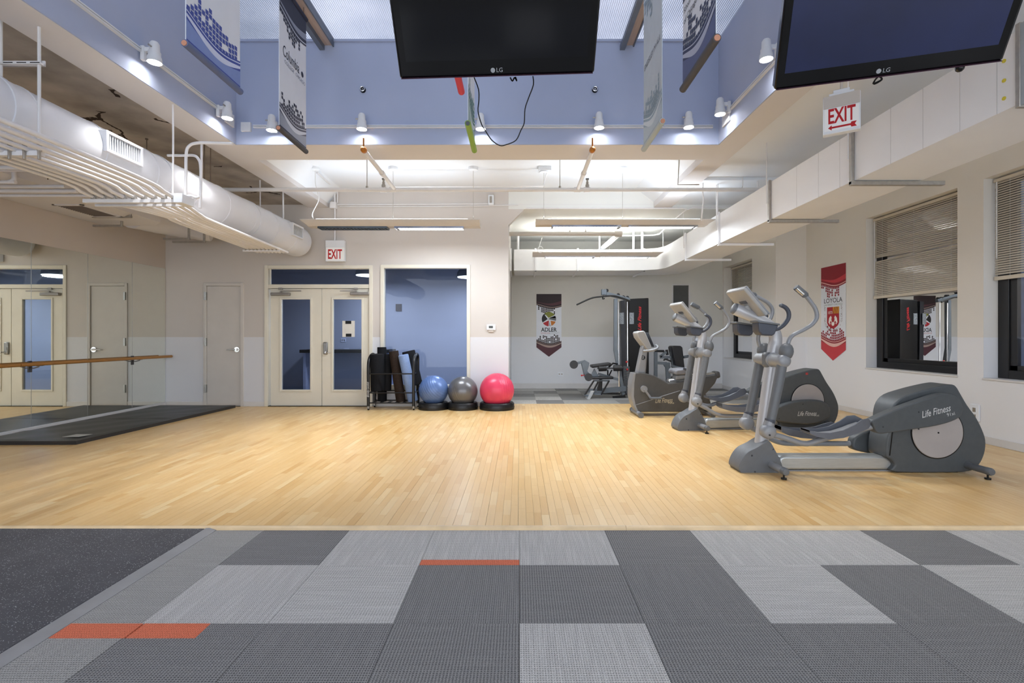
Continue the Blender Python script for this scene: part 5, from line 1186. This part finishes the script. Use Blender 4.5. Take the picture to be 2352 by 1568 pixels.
def elliptical(label, near_up, loc, rz):
    t = thing('elliptical_trainer', label, 'elliptical', loc, rz, 'elliptical trainers by the window wall')
    O = lambda n, m, mt, p=t, **k: ob(n, m, mt, p, local=True, **k)
    hub = [(1697, 1076), (1700, 1064), (1708, 1049), (1720, 1037), (1734, 1030), (1742, 1026), (1748, 1022), (1762, 1014), (1766, 1012), (1772, 1018), (1782, 1036), (1792, 1056), (1799, 1076), (1798, 1086), (1712, 1087), (1700, 1082)]
    fh = O('front_shroud', pr(sm_(hub), .115, -.115), M_em, bevel=.045, seg=4)
    O('screw', MB().cyl(E(1727, 1046, .118), E(1727, 1046, .10), .009, n=10).cyl(E(1775, 1031, .115), E(1775, 1031, .1), .009, n=10).cyl(E(1734, 1083, .118), E(1734, 1083, .1), .008, n=10), M_black, fh)
    mast = spl([E(*q) for q in ((1746, 1040), (1752, 990), (1760, 930), (1768, 870), (1776, 815), (1781, 785), (1779, 765), (1768, 750), (1752, 739), (1728, 726), (1704, 716), (1688, 709))], 5)
    k = len(mast); O('mast', MB().tube(mast, [.062] * int(k * .45) + [.058] * (k - int(k * .45)), 18), M_ms)
    O('mast_cap', MB().lathe([(.056, 0), (.05, .02), (.03, .03)], mast[-1], mast[-1] - mast[-2], 18), M_em)
    pc = E(1771, 826, 0)
    O('pivot_housing', MB().lathe([(.02, -.265), (.045, -.26), (.058, -.245), (.062, -.2), (.064, -.06), (.072, -.055), (.072, .055), (.064, .06), (.062, .2), (.058, .245), (.045, .26), (.02, .265)], pc, (0, 1, 0), 24), M_eg)
    O('pivot_block', MB().obox(pc, (.15, .10, .15)), M_em, bevel=.03, seg=3)
    for s in (1, -1):
        up = near_up if s > 0 else not near_up
        arm = MB().tube([E(1797, 832, .21), E(1790, 870, .21), E(1768, 978, .21)], [.045, .045, .04], 16)
        O('lower_arm', mir(arm, s), M_em)
        bc = E(1763, 990, .21); boot = MB().lathe([(.005, -.062), (.04, -.06), (.056, -.05), (.066, -.03), (.068, 0), (.066, .03), (.056, .05), (.04, .06), (.005, .062)], bc, (0, 1, 0), 24).tube([E(1768.5, 966, .21), bc + Vector((0, 0, .02))], [.044, .05], 16)
        bt = O('arm_boot', mir(boot, s), M_eg)
        O('screw', mir(MB().cyl(E(1768, 999, .276), E(1768, 999, .25), .009, n=10), s), M_black, bt)
        O('boot_collar', mir(MB().tube([E(1769, 962, .21), E(1768, 970, .21)], .045, 16), s), M_tray, bt)
        dome = MB().lathe([(.03, -.01), (.05, .01), (.06, .04), (.062, .065), (.056, .095), (.042, .12), (.022, .135)], E(1804, 822, .21), (.12, 0, 1), 20)
        bar = MB().tube(spl([E(1808, 800, .21), E(1812, 782, .21), E(1822, 769, .21), E(1846, 757, .21), E(1866, 744, .21), E(1876, 728, .21), E(1873, 710, .21), E(1862, 693, .21), E(1846, 674, .21), E(1829, 660, .21)], 5), .0185, 12)
        grip = MB().tube([E(1851.5, 681, .21), E(1850, 678, .21), E(1829, 660, .21), E(1827.5, 658.6, .21)], [.024, .03, .03, .026], 14)
        sen = MB().tube([E(1845, 676, .225), E(1829, 662, .225)], .018, 10)
        c0 = E(1797, 826, .21)
        for nm, mb_, mt in (('pivot_dome', dome, M_em), ('handlebar', bar, M_eg), ('hand_grip', grip, M_em), ('grip_sensor', sen, M_chrome)):
            if s < 0 and nm != 'pivot_dome': mb_ = rotmb(mb_, c0, R(-25 if near_up else -12))
            O(nm, mir(mb_, s), mt)
        if up:
            cov = [(2003, 968), (2012, 961), (2050, 944), (2090, 929), (2130, 915), (2160, 906), (2182, 904), (2200, 911), (2210, 926), (2213, 942), (2206, 957), (2186, 968), (2150, 978), (2100, 986), (2050, 993), (2020, 996), (2010, 986)]
            tube = [(1772, 998), (1788, 1001), (1815, 1009), (1838, 1017), (1858, 1018), (1880, 1011), (1920, 1000), (2015, 976)]
            st = [(1849, 992, 981, .75), (1862, 998, 984, .95), (1890, 1003, 985, 1), (1920, 1000, 979, 1), (1945, 992, 967, 1), (1962, 985, 958, 1), (1978, 979, 956, .9), (1989, 974, 963, .55)]
            tp, tang = (2150, 944), 14
        else:
            cov = [(2026, 1046), (2034, 1022), (2080, 1002), (2120, 993), (2180, 990), (2215, 995), (2235, 1010), (2241, 1034), (2233, 1054), (2206, 1067), (2160, 1074), (2090, 1068), (2036, 1058)]
            tube = [(1772, 1000), (1795, 1012), (1825, 1030), (1850, 1038), (1880, 1040), (1940, 1040), (2035, 1040)]
            st = [(1842, 1008, 992, .75), (1856, 1016, 996, .95), (1885, 1022, 1002, 1), (1920, 1025, 1003, 1), (1950, 1024, 1000, 1), (1975, 1020, 995, 1), (1992, 1014, 990, .9), (2003, 1010, 994, .55)]
            tp, tang = (2155, 1036), 0
        cv = O('crank_cover', mir(pr(sm_(cov), .245, .15), s), M_ed, bevel=.02, seg=3)
        if s > 0:
            a = R(tang); ex_, ez_ = Vector((math.cos(a), 0, math.sin(a))), Vector((-math.sin(a), 0, math.cos(a)))
            O('lettering', merge(text_mb('Life Fitness', .072, E(tp[0], tp[1], .246), ex_, ez_, .001, shear=.4, bold=.01, fit=(.275, .062)), text_mb('91xi', .045, E(tp[0] + 34, tp[1] + 7, .246), ex_, ez_, .001)), M_print, cv)
            for (u, v) in ((cov[2][0] + 60, cov[2][1] + 2), (cov[-3][0] + 60, cov[-3][1] - 8), (cov[-1][0] + 18, cov[-1][1] - 6)): O('screw', MB().cyl(E(u, v, .247), E(u, v, .23), .007, n=8), M_black, cv)
        O('pedal_arm', mir(MB().tube(spl([E(u, v, .2) for u, v in tube], 4), .026, 12), s), M_eg)
        O('pedal', mir(pedal_mb([(u, b, tp_ + (4 if i < 5 else 1), k_) for i, (u, b, tp_, k_) in enumerate(st)], .215, .108), s), M_pdl)
        O('pedal_pad', mir(pedal_mb([(u, b - 4, b - 5, k_ * .86) for (u, b, tp_, k_) in st[:-1]], .215, .108), s), M_eg)
    # console
    a0, a1 = E(1692, 667, 0), E(1738, 722, 0); d = (a1 - a0); L_ = d.length; d.normalize(); nrm = Vector((-d.z, 0, d.x))
    if nrm.x < 0: nrm = -nrm
    m3 = Matrix((d, Vector((0, 1, 0)), nrm)).transposed()
    cen = (a0 + a1) / 2
    cs = O('console', MB().obox(cen, (L_ + .03, .41, .05), m3), M_cb, bevel=.018, seg=3)
    O('console_face', MB().obox(cen + nrm * .024, (L_ - .03, .36, .006), m3), M_tray, cs)
    O('console_edge', MB().obox(cen + nrm * .012, (L_ + .036, .416, .02), m3), M_eg, cs, bevel=.008)
    vt = MB()
    for i in range(11): vt.obox(cen - d * .02 - nrm * .026 + Vector((0, -.07 + i * .014, 0)), (.034, .006, .003), m3)
    O('vent_slots', vt, M_em, cs)
    O('console_mount', MB().tube([cen + d * .02 - nrm * .02, E(1722, 722, 0)], [.05, .045], 14), M_cb)
    for s in (1, -1):
        tr = [(1742, 739), (1789, 746), (1780, 768), (1774, 771), (1750, 769), (1743, 760)]
        p0 = [E(u, v, .28) for u, v in tr]
        ty = O('side_tray', mir(MB().prism(p0, (0, .13, 0)), s), M_tray, bevel=.012, seg=3)
        O('tray_rim', mir(MB().prism([E(u, v, .29) for u, v in ((1740, 735), (1792, 743), (1792, 747), (1740, 740))], (0, .15, 0)), s), M_em, ty, bevel=.005)
        hb = spl([E(u, v, .21) for u, v in ((1778, 757), (1790, 753), (1802, 744), (1811, 730), (1811, 716), (1804, 706), (1794, 701))], 5)
        O('fixed_handle', mir(MB().tube(hb, .019, 12), s), M_tray)
        O('handle_cap', mir(MB().ball(hb[-1], .019, n=10), s), M_em)
    # frame beam
    O('frame_beam', pr([(1790, 1052), (1800, 1047), (2030, 1047), (2046, 1055), (2056, 1070), (2058, 1079), (1790, 1079)], .075, -.075), M_al, bevel=.022, seg=3)
    O('beam_skirt', pr([(1790, 1079), (2058, 1079), (2058, 1084), (1790, 1084)], .06, -.06), M_eg)
    body = [(2055, 1084), (2056, 1068), (2046, 1054), (2036, 1048), (2038, 1010), (2046, 985), (2047, 955), (2054, 930), (2072, 912), (2110, 899), (2150, 889), (2184, 883), (2197, 887), (2207, 903), (2223, 930), (2243, 958), (2257, 985), (2265, 1010), (2264, 1035), (2257, 1056), (2247, 1071), (2236, 1080), (2190, 1085)]
    hs = O('rear_housing', pr(sm_(body), .125, -.125), M_ed, bevel=.035, seg=4)
    O('housing_split', pr([(2049, 990), (2051.5, 990), (2045, 1046), (2042, 1046)], .1262, .10), M_black, hs)
    O('housing_foot', pr([(2058, 1083), (2200, 1083), (2198, 1090), (2060, 1090)], .10, -.10), M_black, hs)
    for s in (1, -1):
        dc = E(2153, 993, .13)
        dk = O('crank_disc', mir(MB().lathe([(.236, -.012), (.238, .004), (.232, .009), (.01, .011)], dc, (0, -1, 0), 48), s), M_el)
        O('disc_rim', mir(MB().lathe([(.236, -.02), (.246, -.018), (.246, .003), (.236, .004)], dc, (0, -1, 0), 48), s), M_black, dk)
        O('disc_hub', mir(MB().cyl(dc, dc + Vector((0, -.014, 0)), .008, n=10), s), M_black, dk)
    if not near_up: O('warning_mark', MB().obox(E(2150, 899, .127), (.035, .003, .03)), mat('red_sticker', '#b43a3a', .5), hs)
    for s in (1, -1):
        for (xw, z_) in ((2.365, .075), (4.19, .075)):
            p0 = Vector((xw - EC.x, 0, z_)); p1 = Vector((xw - EC.x, -.36 * s, z_))
            sb = O('stabilizer', MB().tube([p0, p1], .032, 16), M_eg if xw < 3 else M_em)
            O('end_cap', MB().lathe([(.034, -.04), (.034, 0), (.028, .012), (.012, .014)], p1, p1 - p0, 16), M_em, sb)
            O('levelling_foot', MB().cyl(p1 + Vector((0, .03 * s, -.03)), p1 + Vector((0, .03 * s, -.06)), .008, n=8).cyl(p1 + Vector((0, .03 * s, -.06)), p1 + Vector((0, .03 * s, -.075)), .024, n=14), M_black, sb)
    return t
elliptical('grey elliptical trainer nearest the camera with its crank cover raised', True, tuple(EC), 0)
a2 = R(5.0); f0 = Vector((2.33 - EC.x, 0, 0)); rm = Matrix.Rotation(a2, 3, 'Z'); l2 = Vector((2.40, 6.82, ZF)) - rm @ f0
e2 = elliptical('grey elliptical trainer farther back with its crank cover lowered', False, tuple(l2), a2)

# ================================================================== recumbent bike
BY = 7.93
bk = thing('exercise_bike', 'taupe grey recumbent exercise bike behind the second elliptical', 'bike', tuple(P(1545, 950, 8.1) * 1))
M_bt = mat('taupe_bike_plastic', '#4e4d4c', .45, var=.05, scale=20); M_bs = mat('silver_bike_plastic', '#8b8d91', .42, .15, var=.04)
def bpz(pts, y0, y1): return MB().prism([P(u, v, y0) for u, v in pts], (0, y1 - y0, 0))
shell = [(1457, 857), (1470, 855), (1484, 857), (1505, 863), (1525, 874), (1536, 880), (1560, 877), (1600, 868), (1645, 862), (1649, 866), (1643, 880), (1632, 893), (1621, 905), (1630, 916), (1635, 930), (1636, 940), (1575, 946), (1464, 946), (1456, 930), (1452, 911), (1453, 880)]
bs = ob('body_shell', bpz(shell, BY, BY + .26), M_bt, bk, bevel=.035, seg=4)
ob('front_band', bpz([(1451, 878), (1456, 857), (1460, 857), (1457, 880), (1456, 911), (1460, 930), (1467, 946), (1463, 946), (1455, 930), (1450, 911)], BY - .01, BY + .27), M_bs, bs)
ob('accent_line', MB().tube([P(1460, 930, BY - .002), P(1520, 910, BY - .002), P(1562, 897, BY - .002)], .006, 6), M_bs, bs)
ob('lettering', merge(text_mb('Life Fitness', .115, P(1525, 919, BY - .002), (1, 0, .04), (-.04, 0, 1), .001, shear=.35, fit=(.28, .075)), text_mb('95Re', .05, P(1541, 925, BY - .002), (1, 0, 0), (0, 0, 1), .001)), mat('gold_print', '#c9bfa6', .5), bs)
ob('seat_rail', MB().bar(P(1532, 876, BY + .13), P(1646, 858, BY + .13), .17, .07), M_chrome, bk, bevel=.02)
ob('rail_cap', MB().bar(P(1637, 861, BY + .13), P(1650, 859, BY + .13), .19, .11), M_bt, bk, bevel=.03)
ob('seat_carriage', bpz([(1552, 872), (1554, 862), (1590, 858), (1592, 866)], BY + .02, BY + .22), M_bs, bk, bevel=.015)
ob('seat', bpz([(1551, 855), (1554, 849), (1572, 847), (1600, 847), (1602, 858), (1570, 860), (1553, 861)], BY - .06, BY + .34), mat('grey_seat_vinyl', '#7c7d84', .5), bk, bevel=.03, seg=3)
ob('backrest', bpz([(1598, 855), (1606, 850), (1625, 780), (1622, 776), (1612, 778), (1596, 845)], BY - .03, BY + .32), mat('grey_back_vinyl', '#80848c', .5), bk, bevel=.03, seg=3)
for s in (0, 1): ob('seat_handle', MB().tube(spl([P(1600, 862, BY - .1 + s * .46), P(1585, 852, BY - .1 + s * .46), P(1570, 846, BY - .1 + s * .46)], 4), .018, 10), M_tray, bk)
ps = ob('console_post', bpz([(1462, 858), (1474, 800), (1480, 786), (1492, 790), (1488, 806), (1484, 858)], BY + .05, BY + .21), M_bs, bk, bevel=.025, seg=3)
ob('badge', MB().cyl(P(1477, 821, BY + .052), P(1477, 821, BY + .045), .036, n=24), M_black, ps)
ob('badge_mark', text_mb('S', .06, P(1477, 821, BY + .044), (1, 0, .2), (-.2, 0, 1), .001, shear=.4), M_print, ps)
cs = ob('console', bpz([(1463, 764), (1466, 761), (1478, 759), (1482, 762), (1497, 796), (1494, 806), (1488, 804), (1466, 775)], BY - .03, BY + .29), M_cb, bk, bevel=.015)
ob('console_face', MB().bar(P(1484, 764, BY + .13), P(1498, 796, BY + .13), .26, .008, (1, 0, .4)), M_tray, cs)
ob('handlebar', MB().tube(spl([P(1478, 806, BY - .06), P(1492, 805, BY - .1), P(1506, 802, BY - .1), P(1511, 797, BY - .02), P(1507, 793, BY + .13), P(1511, 797, BY + .28), P(1504, 802, BY + .36), P(1480, 806, BY + .32)], 5), .02, 10), M_bs, bk)
for s in (0, 1):
    y_ = BY - .04 if s == 0 else BY + .30
    ck = P(1478, 892.5, BY); ck.y = y_
    pd = P(1492, 912, BY) if s == 0 else P(1466, 876, BY); pd.y = y_
    cr = ob('crank', MB().cyl((ck.x, y_ - .015, ck.z), (ck.x, y_ + .05, ck.z), .052, n=24).bar((ck.x, y_, ck.z), (pd.x, y_, pd.z), .03, .06, (0, 1, 0)), M_bs, bk)
    ob('pedal', MB().box(pd.x - .02, pd.x + .16, y_ - .11 if s == 0 else y_ + .01, y_ - .01 if s == 0 else y_ + .11, pd.z - .018, pd.z + .012), M_em, cr, bevel=.008)
for (u, v, w0, w1) in ((1466, 946, -.17, .40), (1630, 946, -.12, .40)):
    q = P(u, v, BY); z_ = ZF + .045
    sb = ob('stabilizer', MB().tube([(q.x, BY + w0, z_), (q.x, BY + w1, z_)], .038, 14), M_bs, bk)
    for w_ in (w0, w1): ob('end_cap', MB().cyl((q.x, BY + w_ - .03, z_), (q.x, BY + w_ + .03, z_), .044, n=16), M_em, sb)

# ================================================================== cable machine
GYm = 10.25; GT = 10.68
M_gs = mat('silver_machine_frame', '#6a727a', .4, .35, var=.06); M_pad = mat('black_vinyl_pad', '#15151a', .42, var=.1)
lm = thing('lat_machine', 'silver and black multi gym with lat bar and weight stack in the alcove', 'gym machine', tuple(P(1440, 905, GYm + .3)))
def gb(pts, y0, y1): return MB().prism([P(u, v, y0) for u, v in pts], (0, y1 - y0, 0))
def gbar(q0, q1, w_, h_, y0=GYm, y1=None): return MB().bar(P(*q0, y0), P(*q1, y0 if y1 is None else y1), w_, h_, (0, 1, 0))
tw = ob('tower_shroud', gb([(1444, 686), (1490, 684), (1491, 908), (1444, 908)], GT - .05, GT + .30), M_black, lm, bevel=.015)
ob('lettering', text_mb('Life Fitness', .24, P(1469, 731, GT - .052), (0, 0, 1), (-1, 0, 0), .001, shear=.35, bold=.02, fit=(.52, .075)), M_red, tw, label='red vertical lettering')
for u, v in ((1451, 731), (1428, 731)): ob('instruction_label', MB().box(X(u - 5, GT - .06), X(u + 5, GT - .06), GT - .056, GT - .051, Z(v + 13, GT), Z(v - 13, GT)), mat('label_print', '#8d949c', .6, var=.5, scale=60), tw)
ob('stack_guard', gb([(1426, 690), (1436, 689), (1439, 906), (1428, 906)], GT - .03, GT + .12), mat('dark_guard', '#22242c', .4), lm)
for u in (1421, 1441): ob('guide_rod', MB().cyl(P(u, 693, GYm - .02), P(u + 1, 902, GYm - .02), .012, n=8), M_chrome, lm)
st_ = MB()
for i in range(16): st_.box(X(1437, GYm - .02), X(1445, GYm - .02), GYm - .06, GYm + .2, .12 + i * .035, .148 + i * .035)
ob('weight_stack', st_, mat('stack_grey', '#55585c', .4, .4), lm, kind='stuff')
ob('stack_pin', MB().ball(P(1441, 848, GYm - .08), .02, n=10).ball(P(1439, 831, GYm - .08), .02, n=10), M_red, lm, label='red selector knob')
ob('main_upright', MB().prism([P(u, v, GYm - .02) for u, v in ((1411, 686), (1418.5, 686), (1418, 800), (1424, 835), (1436, 905), (1430, 908), (1418, 845), (1410.5, 805))], (0, .09, 0)), M_gs, lm)
ob('top_boom', gbar((1446, 688), (1384, 672), .07, .07), M_gs, lm)
pl = ob('pulley_block', MB().obox(P(1387, 671, GYm), (.11, .09, .12)), M_gs, lm, bevel=.01)
for u, v in ((1394, 667), (1420, 677), (1432, 682), (1441, 683)): ob('pulley', MB().cyl(P(u, v, GYm - .03), P(u, v, GYm + .03), .035, n=16), M_black, lm)
ob('lat_bar', MB().tube(spl([P(1324, 700, GYm - .1), P(1357, 685, GYm - .1), P(1380, 681, GYm - .1), P(1409, 679, GYm - .1), P(1425, 683, GYm - .1), P(1448, 691, GYm - .1)], 4), .017, 10), M_blackmetal, lm)
ob('bar_hook', MB().tube(spl([P(1386, 678, GYm - .06), P(1384, 686, GYm - .08), P(1389, 685, GYm - .08)], 4), .012, 8), M_blackmetal, lm)
ob('base_rail', gbar((1352, 900), (1438, 892), .10, .08), M_gs, lm)
ob('front_foot', gb([(1346, 921), (1358, 898), (1366, 897), (1353, 922)], GYm - .18, GYm + .1), mat('foot_silver', '#b2b4b5', .4), lm, bevel=.01)
ob('arm_plate', gb([(1335, 834), (1344, 827), (1354, 833), (1352, 842), (1349, 852), (1358, 862), (1366, 846), (1374, 862), (1380, 868), (1346, 869), (1342, 860)], GYm - .04, GYm + .04), M_gs, lm, bevel=.008)
ob('lever_arm', gbar((1326, 834), (1344, 829), .05, .05).add(*(lambda q: (q.v, q.f))(gbar((1337, 832), (1345, 866), .05, .05))), M_gs, lm)
for (u, v, r_) in ((1318, 837, .085), (1352, 866, .08)):
    ro = ob('foot_roller', MB().cyl(P(u, v, GYm - .28), P(u, v, GYm - .06), r_, n=20).cyl(P(u, v, GYm + .06), P(u, v, GYm + .28), r_, n=20), M_pad, lm)
    ob('roller_hub', MB().cyl(P(u, v, GYm - .3), P(u, v, GYm + .3), .02, n=10).cyl(P(u, v, GYm - .285), P(u, v, GYm - .28), .05, n=16), M_blackmetal, ro)
for (u0, v0, u1, v1) in ((1375, 846, 1393, 845), (1409, 845, 1428, 845)): ob('thigh_roller', MB().cyl(P(u0, v0, GYm - .1), P(u1, v1, GYm - .1), .062, n=20), M_pad, lm)
ob('roller_bar', MB().cyl(P(1372, 845.5, GYm - .1), P(1430, 845, GYm - .1), .016, n=8).tube([P(1395, 846, GYm - .1), P(1408, 834, GYm - .05), P(1420, 836, GYm)], .018, 8).tube([P(1396, 850, GYm - .1), P(1396, 862, GYm)], .014, 8).tube([P(1405, 850, GYm - .1), P(1399, 862, GYm)], .014, 8), M_blackmetal, lm)
ob('roller_pad_top', MB().bar(P(1357, 841, GYm), P(1401, 835, GYm), .28, .06), M_pad, lm, bevel=.02, seg=3)
ob('seat', MB().bar(P(1355, 867, GYm), P(1406, 866, GYm), .34, .055), M_pad, lm, bevel=.02, seg=3)
ob('seat_post', gb([(1378, 872), (1384, 872), (1383, 897), (1371, 897)], GYm - .05, GYm + .05), M_blackmetal, lm)
for a, b in (((1364, 874), (1343, 907)), ((1374, 876), (1357, 909)), ((1399, 874), (1381, 906))): ob('foot_frame_bar', gbar(a, b, .03, .03, GYm - .12), M_blackmetal, lm)
ob('foot_rest', MB().cyl(P(1342, 907, GYm - .12), P(1358, 909, GYm - .12), .018, n=8).cyl(P(1365, 905, GYm - .12), P(1382, 906, GYm - .12), .012, n=8).cyl(P(1363, 874, GYm - .12), P(1400, 874, GYm - .12), .014, n=8), M_gs, lm)
ob('lower_link', gbar((1384, 903), (1424, 904), .04, .035).add(*(lambda q: (q.v, q.f))(gbar((1407, 912), (1436, 909), .05, .03))), M_blackmetal, lm)
ob('knob', MB().ball(P(1336, 862, GYm - .06), .018, n=8).cyl(P(1336, 862, GYm - .06), P(1344, 861, GYm - .02), .008, n=6), M_red, lm)
ob('seat_brace', gbar((1374, 858), (1422, 872), .05, .05), M_gs, lm)
# ================================================================== chest press behind the bike
CY = 11.1
cp = thing('chest_press', 'silver chest press frame with black back pad behind the bike', 'gym machine', tuple(P(1540, 900, CY)))
cb_ = lambda a, b, w_, h_, y=CY: MB().bar(P(*a, y), P(*b, y), w_, h_, (0, 1, 0))
ob('rear_upright', cb_((1506, 808), (1506, 897), .07, .06), M_gs, cp)
ob('middle_upright', cb_((1533, 832), (1536, 897), .09, .08), M_gs, cp)
ob('cross_member', cb_((1505, 833), (1526, 834), .06, .055), M_gs, cp)
ob('gusset', MB().prism([P(u, v, CY - .03) for u, v in ((1522, 831), (1532, 831), (1538, 845), (1528, 843))], (0, .06, 0)), M_gs, cp)
ob('upper_arm', cb_((1516, 820), (1548, 820), .06, .05), M_gs, cp)
ob('press_arm', cb_((1516, 819), (1530, 808), .05, .05), M_gs, cp)
ob('handle', MB().cyl(P(1504, 806, CY), P(1525, 806, CY), .026, n=10).cyl(P(1531, 803, CY), P(1533, 815, CY), .03, n=10), M_pad, cp)
ob('linkage', cb_((1524, 827), (1534, 822), .03, .03).add(*(lambda q: (q.v, q.f))(cb_((1526, 823), (1542, 830), .035, .035))), M_blackmetal, cp)
ob('back_pad', MB().prism([P(u, v, CY - .16) for u, v in ((1543, 797), (1547, 794), (1564, 794), (1568, 798), (1573, 846), (1552, 846))], (0, .30, 0)), M_pad, cp, bevel=.02, seg=3)
ob('pad_frame', cb_((1541, 797), (1548, 868), .04, .05), M_gs, cp)
ob('arm_tube', MB().cyl(P(1542, 840, CY - .25), P(1568, 846, CY - .25), .028, n=12), M_gs, cp)
ob('side_tube', MB().cyl(P(1570, 820, CY - .05), P(1592, 816, CY - .05), .03, n=12), M_gs, cp)
ob('seat', MB().bar(P(1545, 868, CY), P(1590, 868, CY), .32, .06), M_pad, cp, bevel=.02)
ob('base', cb_((1500, 898), (1600, 898), .09, .07), M_gs, cp)
